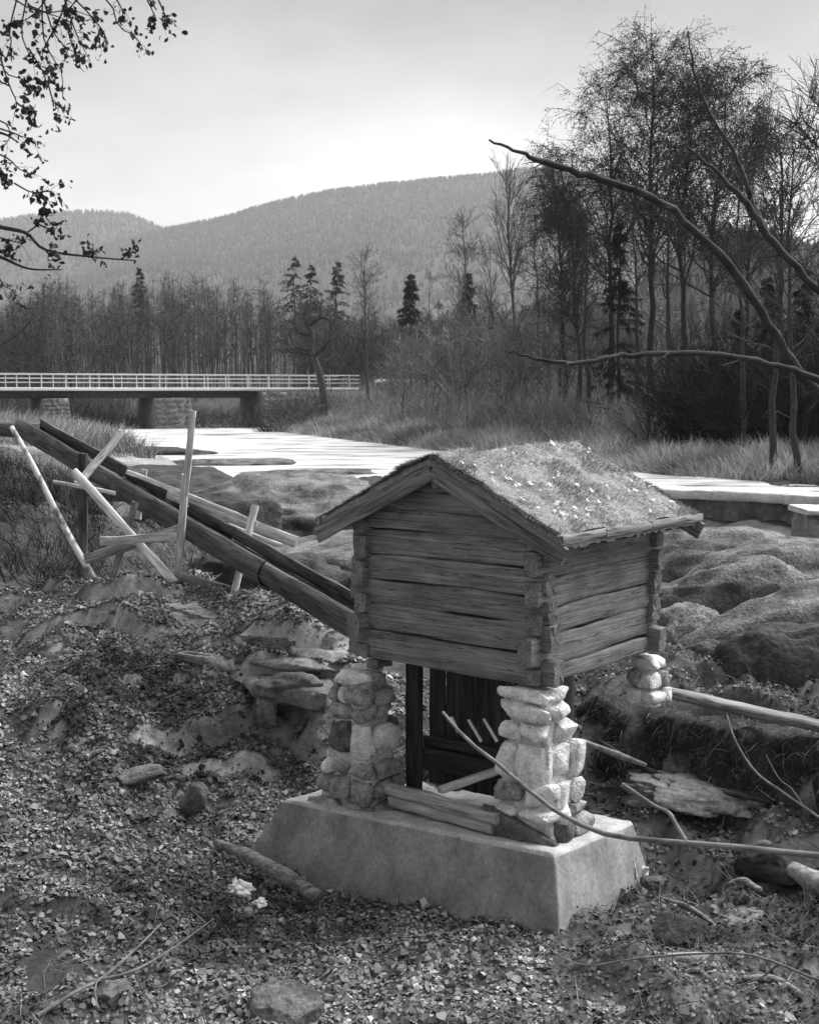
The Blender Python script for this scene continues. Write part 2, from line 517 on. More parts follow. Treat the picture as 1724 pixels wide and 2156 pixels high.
# ------------------------------------------------------------------ the ground
CTRL = []
for uvd in ((-300,2145,8.2),(0,2145,8.0),(430,2145,8.2),(862,2145,8.3),(1300,2145,8.2),(1724,2145,8.0),(2000,2145,8.0),
            (0,1960,9.3),(430,1960,9.6),(862,1990,9.6),(1190,1958,9.5),(1500,1960,9.7),(1724,1960,9.4),
            (0,1800,10.5),(300,1790,11.1),(520,1780,11.65),(450,1730,12.0),(700,1832,11.05),(860,1874,10.55),(1020,1915,10.05),
            (1330,1850,10.6),(1500,1800,10.8),(1724,1800,10.4),
            (0,1650,11.8),(300,1650,12.1),(600,1650,12.5),
            (0,1500,12.9),(300,1500,13.0),(620,1500,13.2),
            (0,1380,14.2),(300,1380,13.8),(560,1390,13.6),(700,1420,13.4),
            (0,1270,15.8),(200,1230,16.0),(380,1228,15.4),(560,1265,14.6),(690,1310,14.0),
            (900,1570,12.6),(1000,1600,12.0),(1120,1610,12.0),
            (1300,1630,12.0),(1450,1660,11.5),(1600,1690,11.1),(1724,1710,10.7),(1400,1730,11.2),(1600,1750,10.8),
            (1300,1440,12.7),(1500,1490,12.3),(1724,1550,11.4),(1400,1410,14.5),(1724,1460,13.0)):
    CTRL.append(at(*uvd))
for u, D, z in ((380,17.6,1.0),(560,16.6,.9),(700,15.7,.8),(200,18.5,1.2),(0,19,1.7),(800,14.5,.8)):
    p = at(u, 1000, D); CTRL.append(np.array([p[0], p[1], z]))
CTRL += [np.array(p, float) for p in ((0,0,2.5),(-4,0,2.6),(4,0,2.5),(0,-8,3.4),(-8,-8,3.8),(8,-8,3.4),(0,4,1.2),(-5,4,1.5),(5,4,1.4),(-9,6,1.9),(9,6,1.7),
    (4,16,.9),(7,16,1.0),(3,22,.5),(8,22,.6),(4,32,.3),(12,32,.6),(5,37,.2),(13,35,.4),
    (-1,20,.7),(-2,26,.9),(-4,34,1.0),(-6,42,1.2),(-3,43,1.2),(0,34,1.0),(0,42,1.2),(-5,47,.95),(0,47,.85),(-7,30,1.5),(-8,22,1.9),(-11,30,2.3),(-10,40,1.6),(-14,40,2.6),(-18,30,3.0),
    (-12,16,2.3),(-12,10,1.8),(12,10,1.5),(14,20,1.5),(20,30,2.0),(20,38,2.2),(-20,10,3),(20,10,2.5),(-25,40,3.2),(-5.8,20.5,2.2),(-7,19,2.2))]
CTRL = np.array(CTRL)

def z_far(x, y):
    ys = np.interp(x, [-13.5, -11.3, 1, 9.6, 13.7, 40], [400, 101, 69, 48, 43, 30])
    xl = np.interp(y, [38, 46, 66, 80, 100, 135, 160], [-5, -7, -14, -17, -25, -27, -10])
    sd = np.maximum((y - ys) * .6, xl - x)
    sd = np.maximum(sd, (y - 160) * .5)
    z = np.interp(sd, [-2.5, -.3, .6, 6, 20], [.3, .8, 1.2, 1.8, 3.3])
    z = z + np.interp(y, [135, 150, 260, 600, 1500, 6000], [0, .6, 9, 22, 40, 60])
    return z, sd

for x in np.arange(-40, 41, 8):
    for y in (50, 56):
        CTRL = np.vstack([CTRL, [x, y, z_far(np.array([x]), np.array([float(y)]))[0][0]]])
_c = .8
def _phi(r2): return np.sqrt(r2 + _c * _c)
_A = _phi(((CTRL[:, None, :2] - CTRL[None, :, :2]) ** 2).sum(-1))
_n = len(CTRL)
_B = np.zeros((_n + 1, _n + 1)); _B[:_n, :_n] = _A; _B[:_n, _n] = 1; _B[_n, :_n] = 1
_W = np.linalg.solve(_B, np.concatenate([CTRL[:, 2], [0]]))

def ground_z(x, y, rough=True):
    x = np.asarray(x, float); y = np.asarray(y, float)
    sh = x.shape
    x, y = x.ravel(), y.ravel()
    zf, _ = z_far(x, y)
    z = zf.copy()
    near = y < 52
    xn, yn = x[near], y[near]
    zn = np.full(len(xn), _W[_n])
    for s in range(0, len(xn), 40000):
        e = slice(s, s + 40000)
        zn[e] += _phi((xn[e, None] - CTRL[None, :, 0]) ** 2 + (yn[e, None] - CTRL[None, :, 1]) ** 2) @ _W[:_n]
    t = np.clip((yn - 42) / 8, 0, 1); t = t * t * (3 - 2 * t)
    z[near] = zn * (1 - t) + zf[near] * t
    if rough:
        P = np.stack([x, y, np.zeros_like(x)], 1)
        # bedrock steps: the slope breaks into low ledges
        nm = (y > 6) & (y < 17)
        xx, yy, zz = x[nm], y[nm], z[nm]
        uu = CX + F * xx / yy
        Pn = P[nm]
        wob = .75 * fbm(Pn * np.array([.5, .8, 1]), 2, 47) + .30 * fbm(Pn * np.array([2.2, 2.8, 1]), 3, 49)
        st = .33
        q = zz / st + wob / st * .35
        fl = np.floor(q); f = q - fl
        t = np.clip(f / .3, 0, 1); t = t * t * (3 - 2 * t)
        zt = (fl + t) * st - wob * .35
        left = np.clip((yy - 12.3) / .8, 0, 1) * np.clip((820 - uu) / 80, 0, 1)
        rgt = np.clip((uu - 1230) / 120, 0, 1) * .8
        mk = np.clip(np.maximum(left, rgt) + .25 * np.clip((600 - uu) / 200, 0, 1), 0, 1) * np.clip(.55 + 1.3 * fbm(Pn * np.array([.9, 1.4, 1]), 2, 48), .08, 1) * np.clip((yy - 6) / 1.5, 0, 1) * np.clip((17 - yy) / 1, 0, 1)
        z[nm] = zz + (zt - zz) * mk
        k = np.clip(y / 14, .5, 2)
        z = z + .10 * fbm(P * .9, 3, 5) * k * .8 * np.where(y < 30, .75, 1)
        nearm = y < 30
        z[nearm] += .055 * fbm(P[nearm] * 3.1, 3, 11) - .22 * np.clip(fbm(P[nearm] * 1.5, 2, 23) - .45, 0, 1) + .10 * np.clip(np.abs(fbm(P[nearm] * np.array([1.0, 2.6, 1]), 2, 29)) - .25, 0, .5)
    return z.reshape(sh)

def build_ground():
    ys = [-9.0]
    while ys[-1] < 5500:
        y = ys[-1]
        ys.append(y + (.5 if y < 5 else (.04 if 12 < y < 16.2 else max(.055, .0052 * y if y < 22 else .02 * y))))
    ys = np.array(ys)
    s = np.linspace(-1, 1, 251)
    s = s * (.6 + .4 * s * s)
    wd = np.maximum(10, .95 * ys) + np.where(ys > 60, (ys - 60) * .6, 0)
    X = s[None] * wd[:, None]
    Y = np.repeat(ys[:, None], len(s), 1)
    Z = ground_z(X, Y)
    zf, sd = z_far(X, Y)
    # albedo of the cover: damp litter soil, river bed darkened for gap shade, dry bank grass, forest floor
    P = np.stack([X, Y, Z * 0], -1)
    sh = np.full(X.shape, .085)
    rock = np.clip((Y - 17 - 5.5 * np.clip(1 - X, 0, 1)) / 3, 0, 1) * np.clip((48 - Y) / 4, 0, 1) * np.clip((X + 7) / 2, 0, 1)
    sh = sh * (1 - rock) + .06 * rock  # bed toned dark so the gaps between rocks look shaded
    bank = np.clip((Y - 44) / 5, 0, 1)
    sh = sh * (1 - bank) + .26 * bank
    woods = np.clip((Y - 118) / 12, 0, 1)
    sh = sh * (1 - woods) + .07 * woods
    # bare rock shows where the ledges are too steep to hold litter
    gy = np.gradient(Z, axis=0) / np.maximum(np.gradient(Y, axis=0), 1e-3)
    steep = np.clip((np.abs(gy) - .8) / .6, 0, 1) * np.clip(.8 + fbm(P * 1.3, 2, 44), .1, 1) * (Y > 8) * (Y < 17)
    sh = sh * (1 - steep) + .31 * steep
    sh = sh * (1 + .3 * fbm(P * .5, 3, 41))
    nr, nc = X.shape
    idx = np.arange(nr * nc).reshape(nr, nc)
    Q = np.stack([idx[:-1, :-1], idx[:-1, 1:], idx[1:, 1:], idx[1:, :-1]], -1).reshape(-1, 4)
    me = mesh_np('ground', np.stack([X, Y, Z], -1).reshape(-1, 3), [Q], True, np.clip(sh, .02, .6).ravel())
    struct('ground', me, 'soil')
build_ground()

def gz(x, y): return float(ground_z(np.array([x]), np.array([y]))[0])

# river: one sheet at weir level
def build_river():
    near = [at(u, 900, D)[:2] for u, D in ((-900, 39), (-100, 39), (430, 39), (700, 39), (900, 40), (1380, 42.2), (1724, 38.0), (2100, 33))]
    V = [(x, y, 1.0) for x, y in near]
    n = len(V)
    V += [(x * 1.0 - 6 * (k == 0) , 170, 1.0) for k, x in enumerate(np.linspace(-70, 30, n))]
    Q = [[i, i + 1, n + i + 1, n + i] for i in range(n - 1)]
    struct('river', mesh_np('river', np.array(V), [np.array(Q)]), 'water')
build_river()

# ------------------------------------------------------------------ hills
def hill(name, ridge, D0, D1, seed, shade, zbase, rows=36, back=600):
    """slope rising from distance D0 to a ridge line at D1; ridge = [(u, v)] seen against the sky"""
    us = np.array([r[0] for r in ridge], float); vs = np.array([r[1] for r in ridge], float)
    uu = np.linspace(us[0], us[-1], 180)
    rv = np.interp(uu, us, vs)
    pts = np.array([at(u, v, D1) for u, v in zip(uu, rv)])
    t = np.linspace(0, 1, rows)
    base = np.stack([pts[:, 0] * D0 / D1, np.full(len(uu), D0), np.full(len(uu), zbase)], 1)
    G = base[None] * (1 - t)[:, None, None] + pts[None] * t[:, None, None]
    G[:, :, 2] = zbase + (pts[None, :, 2] - zbase) * (t ** 1.25)[:, None]
    bk = pts.copy(); bk[:, 1] += back; bk[:, 2] = pts[:, 2] * .8
    G = np.concatenate([G, bk[None]], 0)
    amp = np.concatenate([np.sin(t * math.pi) * .05 + .004, [0.0]])
    G[:, :, 2] += amp[:, None] * pts[None, :, 2] * fbm(G * (6.0 / D1) * 2, 4, seed)
    nr, nc = G.shape[:2]
    idx = np.arange(nr * nc).reshape(nr, nc)
    Q = np.stack([idx[:-1, :-1], idx[:-1, 1:], idx[1:, 1:], idx[1:, :-1]], -1).reshape(-1, 4)
    struct(name, mesh_np(name, G.reshape(-1, 3), [Q], True, np.full(nr * nc, shade)), 'hill')
    return G

def hill_forest(name, G, n, hmin, hmax, seed, shade, label):
    r = np.random.default_rng(seed)
    nr, nc = G.shape[:2]
    fr = np.sqrt(r.uniform(.02, 1, n)) * (nr - 2.001)
    fr[: n // 6] = (nr - 2.001) * r.uniform(.985, 1, n // 6)
    fc = r.uniform(0, nc - 1.001, n)
    i, j = fr.astype(int), fc.astype(int)
    a, b = (fr - i)[:, None], (fc - j)[:, None]
    P = (G[i, j] * (1 - a) + G[i + 1, j] * a) * (1 - b) + (G[i, j + 1] * (1 - a) + G[i + 1, j + 1] * a) * b
    h = r.uniform(hmin, hmax, n); w = h * r.uniform(.16, .34, n)
    ang = r.uniform(0, 6.28, n)
    ring = [P + np.stack([np.cos(ang + k * 2.094) * w, np.sin(ang + k * 2.094) * w, np.full(n, -1.0)], 1) for k in range(3)]
    tip = P + np.stack([r.normal(0, .3, n), r.normal(0, .3, n), h], 1)
    V = np.stack(ring + [tip], 1).reshape(-1, 3)
    k = np.arange(n)[:, None] * 4
    T = np.concatenate([k + np.array([[0, 1, 3]]), k + np.array([[1, 2, 3]]), k + np.array([[2, 0, 3]])])
    sh = np.repeat(shade * r.uniform(.5, 1.6, n), 4)
    o = obj(name, mesh_np(name, V, [T], False, sh), 'hill', kind='stuff')
    o['label'] = label

G1 = hill('hill', [(-500, 430), (-200, 470), (0, 468), (100, 450), (200, 447), (270, 453), (320, 475), (370, 500), (450, 520), (700, 560), (1000, 600)], 1500, 3600, 3, .06, 30)
G2 = hill('hill', [(-200, 640), (100, 560), (250, 510), (345, 486), (450, 466), (580, 430), (700, 406), (830, 390), (1000, 373), (1120, 356), (1250, 372), (1400, 420), (1560, 500), (1800, 600), (2300, 640)], 1200, 3000, 4, .06, 30)
G3 = hill('hill', [(1250, 700), (1400, 600), (1500, 545), (1560, 528), (1650, 540), (1724, 560), (1850, 540), (2100, 500), (2500, 480)], 260, 520, 5, .04, 12, back=200)
hill_forest('hill_forest', G1, 9000, 10, 17, 31, .035, 'hazy wood covering the farther hill')
hill_forest('hill_forest', G2, 30000, 8, 14, 32, .035, 'hazy conifer wood covering the long hill ridge')
hill_forest('hill_forest', G3, 5000, 6, 11, 33, .03, 'dark wood covering the low nearer rise')

# ------------------------------------------------------------------ log shed on its base
AL = math.radians(51.72)
P0 = (1.05, 10.0, 0.0)
SHED = Matrix.Translation(Vector(P0)) @ Matrix.Rotation(AL, 4, 'Z')     # local x runs along the side wall, y along the gable wall
W, LL, ZS = 1.922, 1.911, 1.842
def sp(x, y, z): return SHED @ Vector((x, y, z))
SX = np.array([math.cos(AL), math.sin(AL), 0]); SY = np.array([-math.sin(AL), math.cos(AL), 0])
def sparr(A):
    A = np.asarray(A, float)
    return np.array(P0) + A[..., :1] * SX + A[..., 1:2] * SY + A[..., 2:3] * np.array([0, 0, 1.0])

def hewn_log(L, h, t, seed, K=16, ends=(.13, .13), zlo=None, tops=None):
    """a hewn wall log along local X, height h, thickness t, with flared worn ends past the notch"""
    r = np.random.default_rng(seed)
    a_, b_ = t / 2, h / 2
    half = np.array([(.5, -1), (.84, -.97), (.96, -.88), (1.0, -.5), (1.0, 0), (1.0, .5), (.96, .88), (.84, .97), (.5, 1)])
    sec = np.concatenate([half, -half]) * np.array([a_, b_])
    S = len(sec)
    xs = np.concatenate([[0, .012], np.linspace(.06, L - .06, K - 4), [L - .012, L]])
    st = np.zeros((K, S, 3))
    low = fbm(np.stack([xs * 1.3, xs * 0 + seed, xs * 0], 1), 3, seed)
    for k, x in enumerate(xs):
        s = .97 if k in (0, K - 1) else 1.0
        ex = min(x, L - x)
        th = s * (1.0 if ex > .14 else .96)
        st[k, :, 0] = x + (r.normal(0, .006, S) if k in (0, K - 1) else 0)
        st[k, :, 1] = sec[:, 0] * th + .006 * low[k] + r.normal(0, .0022, S)
        st[k, :, 2] = sec[:, 1] * s * (1.0 if ex > .15 else .86) * (1 + .03 * low[k]) + .016 * low[k] + r.normal(0, .0025, S)
    if tops is not None:
        for k, x in enumerate(xs):
            st[k, :, 2] = np.minimum(st[k, :, 2], tops(x))
    V, Q, T = sweep(st)
    return mesh_np('log', V, [Q, T], smooth=False)

def build_shed():
    root = thing('log_shed', 'small dark log shed with turf roof raised on stone pillars', 'shed', sp(0, 0, ZS), AL)
    fr = [0, .26, .50, .72, .94, 1.16]
    sd = [-.0, .15, .41, .62, .87, 1.10, 1.25]
    t = .14
    seed = 100
    def add(name, p0, p1, z0, z1, tt=t):
        nonlocal seed
        seed += 1
        a, b = Vector(p0), Vector(p1)
        me = hewn_log((b - a).length, (z1 - z0) * .985, tt, seed)
        for p in me.polygons: p.use_smooth = len(p.vertices) == 4
        return obj(name, me, 'log', root, frame(a, b))
    for x, flip in ((t / 2, 0), (LL - t / 2, 1)):
        for i in range(5):
            e0, e1 = RNG.uniform(.03, .09, 2)
            if i == 0: e0 = e1 = .11
            zc = ZS + (fr[i] + fr[i + 1]) / 2
            add('wall_log', sp(x, -e0, zc), sp(x, W + e1, zc), fr[i], fr[i + 1])
    for y, flip in ((t / 2, 0), (W - t / 2, 1)):
        for i in range(6):
            e0, e1 = RNG.uniform(.03, .09, 2)
            if i == 1: e0 = .14
            zc = ZS + (sd[i] + sd[i + 1]) / 2
            add('wall_log', sp(-e0, y, zc), sp(LL + e1, y, zc), sd[i], sd[i + 1])
    # rounded pale ends of the lowest side logs
    zr, ze, oe, of, ob = 3.692, 3.10, .278, .174, .233
    c = W / 2
    slope = (zr - ze) / (c + oe)
    und = lambda y: zr - .15 - abs(y - c) * slope
    for x in (t / 2, LL - t / 2):
        zs = [ZS + 1.16, ZS + 1.34, ZS + 1.50, und(c) - .01]
        for i in range(3):
            z0, z1 = zs[i], zs[i + 1]
            half = min((und(c) - z0) / slope, c + .02)
            seed += 1
            zc = (z0 + z1) / 2
            me = hewn_log(2 * half, (z1 - z0) * 1.03, t, seed, K=22, tops=lambda xx, half=half, zc=zc: und(c - half + xx) - zc)
            obj('gable_log', me, 'log', root, frame(sp(x, c - half, zc), sp(x, c + half, zc)))
    # purlins
    for y, zz, rr in ((c, zr - .25, .055), (.05, und(.05) - .0, .06), (W - .05, und(W - .05) - .0, .06)):
        p = [sp(-of + .03, y, zz), sp(-of + .05, y, zz), sp(LL / 2, y, zz), sp(LL + ob - .05, y, zz)]
        obj('purlin', pole_mesh(np.array([q[:] for q in p]), np.array([rr * .9, rr, rr, rr]), 10, int(y * 10)), 'log', root)
    # roof boards under the turf
    th = math.atan(slope)
    for sgn in (-1, 1):
        n = 9
        for k in range(n):
            x0 = -of + .035 + (LL + ob + of - .07) * k / n; x1 = -of + .035 + (LL + ob + of - .07) * (k + 1) / n - .004
            a = sp((x0 + x1) / 2, c, zr - .125); b = sp((x0 + x1) / 2, c + sgn * (c + oe - .02), zr - .125 - (c + oe - .02) * slope)
            obj('roof_board', beam_mesh((b - a).length, x1 - x0, .022, 3, .001, .1, seed=k), 'timber_dark', root, frame(a, b))
    # turf: two slabs with a soft uneven skin
    for sgn in (-1, 1):
        nu, nv = 70, 46
        U = np.linspace(-of - .02, LL + ob + .02, nu); Vv = np.linspace(0, c + oe - .03, nv)
        X, D = np.meshgrid(U, Vv, indexing='ij')
        ed = np.minimum.reduce([X - U[0], U[-1] - X, (Vv[-1] - D)])
        topz = zr - D * slope + .022 * fbm(np.stack([X * 4, D * 4 * sgn, X * 0], -1), 4, 61) - .035 * np.exp(-ed / .03)
        botz = zr - .112 - D * slope
        top = sparr(np.stack([X, c + sgn * D, topz], -1)); bot = sparr(np.stack([X, c + sgn * D, botz], -1))
        Vt = np.concatenate([top.reshape(-1, 3), bot.reshape(-1, 3)])
        idx = np.arange(nu * nv).reshape(nu, nv)
        q = np.stack([idx[:-1, :-1], idx[1:, :-1], idx[1:, 1:], idx[:-1, 1:]], -1).reshape(-1, 4)
        n0 = nu * nv
        ringi = np.concatenate([idx[:, 0], idx[-1, 1:], idx[-2::-1, -1], idx[0, -2:0:-1]])
        rj = np.roll(ringi, -1)
        side = np.stack([ringi, ringi + n0, rj + n0, rj], 1)
        if sgn < 0: q = q[:, ::-1]
        tf = obj('turf', mesh_np('turf', Vt, [q, q[:, ::-1] + n0, side], True), 'sod', root)
        tf['label'] = 'turf slope of the shed roof strewn with pale leaves'
        # grass skin
        r = np.random.default_rng(900 + sgn)
        n = 22000
        gx = r.uniform(U[0], U[-1], n); gd = r.uniform(0, Vv[-1], n)
        fr_ = n // 5
        gx[:fr_] = U[0] + np.abs(r.normal(0, .02, fr_)); gx[fr_:fr_ + 700] = U[-1] - np.abs(r.normal(0, .02, 700))
        gz_ = zr - gd * slope + .022 * fbm(np.stack([gx * 4, gd * 4 * sgn, gx * 0], -1), 4, 61) - .012
        B = sparr(np.stack([gx, c + sgn * gd, gz_], -1))
        dirs = np.stack([r.normal(0, .5, n), sgn * .5 + r.normal(0, .5, n), np.full(n, .7)], 1)
        dirs[:fr_, 0] -= .9; dirs[:fr_, 2] -= .55
        dw = sparr(dirs) - np.array(P0)
        ln = r.uniform(.02, .05, n) * (1 + .8 * np.clip(fbm(np.stack([gx * 5, gd * 5, gx * 0], 1), 2, 18), -.5, 1)); ln[:fr_] *= 1.2
        Vb, Q4, T3 = blades(B, dw, ln, r.uniform(.003, .007, n), np.stack([r.normal(0, .008, n), r.normal(0, .008, n), -r.uniform(0, .02, n)], 1), 5 + sgn)
        shd = np.clip(r.uniform(.26, .52, n) * (1 + .4 * fbm(np.stack([gx * 3, gd * 3, gx * 0], 1), 3, 19)), .1, .6); shd[:fr_] *= .4
        g = obj('roof_grass', mesh_np('roof_grass', Vb, [Q4, T3], False, np.repeat(shd, 5)), 'reed', tf, kind='stuff')
    # barge boards front and back
    for xx in (-of - .012, LL + ob + .012):
        for sgn in (-1, 1):
            a = sp(xx, c + sgn * .004, zr - .085 - .075); b = sp(xx, c + sgn * (c + oe + .03), zr - .085 - .075 - (c + oe + .03) * slope)
            m = frame(a, b)
            o = obj('barge_board', beam_mesh((b - a).length, .035, .145, 9, .002, .08, seed=int(sgn + 5 + xx)), 'barge', root, m)
    # eave boards with their props and the ragged bark lining below
    for sgn, yy in ((-1, -oe - .005), (1, W + oe + .005)):
        segs = [(-of - .03, .45), (.46, 1.22), (1.23, LL + ob + .06)]
        for k, (x0, x1) in enumerate(segs):
            zz = ze - .045
            o = beam('eave_board', sp(x0, yy, zz), sp(x1, yy, zz - .004 * k), .045, .075, 'eave', root, seed=40 + k, jit=.003)
        r = np.random.default_rng(77 + sgn)
        n = 60
        xs = np.linspace(-of + .02, LL + ob - .02, n)
        drop = .012 + .03 * np.abs(r.normal(0, .6, n)) ** 1.5
        a = sparr(np.stack([xs, np.full(n, yy - sgn * .028), np.full(n, ze - .09)], 1))
        b = sparr(np.stack([xs, np.full(n, yy - sgn * .012), ze - .09 - drop], 1))
        c2 = sparr(np.stack([xs, np.full(n, yy + -sgn * .008), ze - .09 - drop], 1)); d2 = sparr(np.stack([xs, np.full(n, yy - sgn * .024), np.full(n, ze - .088)], 1))
        V = np.concatenate([a, b, c2, d2]); i = np.arange(n - 1)
        Q = np.concatenate([np.stack([i + n * k, i + 1 + n * k, i + 1 + n * k2, i + n * k2], 1) for k, k2 in ((0, 1), (1, 2), (2, 3), (3, 0))])
        obj('bark_lining', mesh_np('bark_lining', V, [Q]), 'bark_strip', root)
    # wedge block over the far pillar
    beam('wedge_block', sp(-.02, W - .18, 1.80), sp(.2, W - .18, 1.80), .12, .075, 'log', root)
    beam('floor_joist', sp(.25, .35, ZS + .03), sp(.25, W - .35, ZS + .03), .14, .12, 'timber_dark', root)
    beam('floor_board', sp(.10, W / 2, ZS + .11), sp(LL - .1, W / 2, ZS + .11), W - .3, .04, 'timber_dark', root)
    return root
M['barge'] = noise_mat('barge_board_wood', .10, .24, 3, (.6, 6, 6), bump=.5, bump_dist=.008, fine=(40, (.04, 1, 1)), cracks=(.4, (1, 20, 20), .04))
M['eave'] = noise_mat('eave_board_wood', .15, .33, 3, (.6, 6, 6), bump=.5, bump_dist=.008, fine=(40, (.04, 1, 1)), cracks=(.4, (1, 20, 20), .04))
M['bark_strip'] = noise_mat('birch_bark_strip', .2, .5, 12, bump=.3)
build_shed()

# leaves lying on the turf slope
def star_leaf(seed):
    r = np.random.default_rng(seed)
    n = 10
    a = np.linspace(0, 2 * math.pi, n, endpoint=False)
    rad = np.where(np.arange(n) % 2 == 0, 1.0, .52) * r.uniform(.75, 1.1, n)
    V = np.stack([np.cos(a) * rad, np.sin(a) * rad * .8, r.uniform(-.02, .34, n)], 1)
    V = np.concatenate([V, [[0, 0, 0.05]]])
    i = np.arange(n)
    return mesh_np('fallen_leaf', V, [np.stack([i, (i + 1) % n, np.full(n, n)], 1)])
M['leaf_pale'] = noise_mat('pale_leaf', .45, .72, 6, bump=.2, bump_dist=.004, spec=.3)
STAR = [star_leaf(s) for s in range(5)]
for m_ in STAR: m_.materials.append(M['leaf_pale'])
def build_roof_leaves():
    r = np.random.default_rng(12)
    c, sl = W / 2, .59 / 1.238
    for k in range(80):
        x = r.uniform(-.1, LL + .18); d = abs(r.uniform(.03, 1.16)); 
        z = 3.692 - d * sl + .022 * fbm(np.array([[x * 4, -d * 4, 0]]), 4, 61)[0] + .022
        s = r.uniform(.016, .036) * (1.35 if r.uniform() < .25 else 1)
        m = SHED @ Matrix.Translation((x, c - d, z)) @ Matrix.Rotation(math.atan(sl) + r.normal(0, .25), 4, 'X') @ Matrix.Rotation(r.normal(0, .25), 4, 'Y') @ Matrix.Rotation(r.uniform(0, 6.28), 4, 'Z') @ Matrix.Diagonal((s, s, s, 1))
        o = obj('fallen_leaf', STAR[k % 5], None, None, m)
        tag(o, 'pale curled fallen leaf lying on the turf roof of the shed', 'leaf', 'fallen leaves on the shed roof')
build_roof_leaves()

# concrete base, slightly sunk towards its far end
def build_base():
    top = [(-.36, -.35, .66), (-.36, 2.48, .52), (.95, 2.46, .45), (.92, -.35, .575)]
    bot = [(-.52, -.52, -.15), (-.50, 2.98, -.2), (1.15, 2.92, -.2), (1.08, -.50, -.15)]
    n = 90
    def ring(C, inset=0):
        out = []
        for k in range(4):
            a, b = np.array(C[k]), np.array(C[(k + 1) % 4])
            for j in range(n): out.append(a + (b - a) * j / n)
        return np.array(out)
    rt, rb = ring(top), ring(bot)
    rows = []
    for f in (0, .25, .5, .75, .9, .965): rows.append(rb + (rt - rb) * f)
    cen = rt.mean(0)
    for ins, dz in ((.012, 0), (.03, .004), (.10, .004), (.4, 0), (.75, 0)): 
        d = rt - cen; L = np.linalg.norm(d[:, :2], axis=1, keepdims=True)
        rr = cen + d * (1 - ins * np.minimum(1, .9 / L) if ins < .2 else 1 - ins)
        rr[:, 2] = rt[:, 2] * (1 - ins) + cen[2] * ins + dz if ins >= .2 else rt[:, 2] + dz
        rows.append(rr)
    G = np.array(rows)
    # round the corners
    for k in range(1, len(G)):
        g = G[k]
        G[k] = (np.roll(g, 1, 0) + 2 * g + np.roll(g, -1, 0)) / 4
    nz_ = fbm(G * 2.2, 5, 71)
    for s0, wd_ in ((.32, .008), (.66, .008)):
        sidx = np.arange(n) / n
        g_ = np.exp(-((sidx - s0 - .01 * 0) / wd_) ** 2) * .035
        G[:6, :n, 0] += g_[None]
    out = norm(G - cen) * np.array([1, 1, .3])
    G = G + out * (nz_ * .016)[..., None]
    G[6:, :, 2] += .008 * fbm(G[6:] * 7, 3, 72)
    Wd = sparr(G)
    K, S = Wd.shape[:2]
    idx = np.arange(K * S).reshape(K, S)
    Q = np.stack([idx[:-1], idx[1:], np.roll(idx, -1, 1)[1:], np.roll(idx, -1, 1)[:-1]], -1).reshape(-1, 4)
    V = np.concatenate([Wd.reshape(-1, 3), Wd[-1].mean(0)[None]])
    i = np.arange(S)
    T = np.stack([idx[-1][i], np.full(S, K * S), idx[-1][(i + 1) % S]], 1)
    me = mesh_np('concrete_base', V, [Q, T], True)
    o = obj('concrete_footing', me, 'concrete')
    me.materials.append(M['concrete_top_light'])
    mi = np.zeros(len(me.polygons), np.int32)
    mi[5 * S:] = 1  # top face coloured paler, as if lit by the sky
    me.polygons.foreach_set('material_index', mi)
    tag(o, 'low battered grey concrete footing with skylight coloured into its top under the shed pillars', 'footing')
build_base()

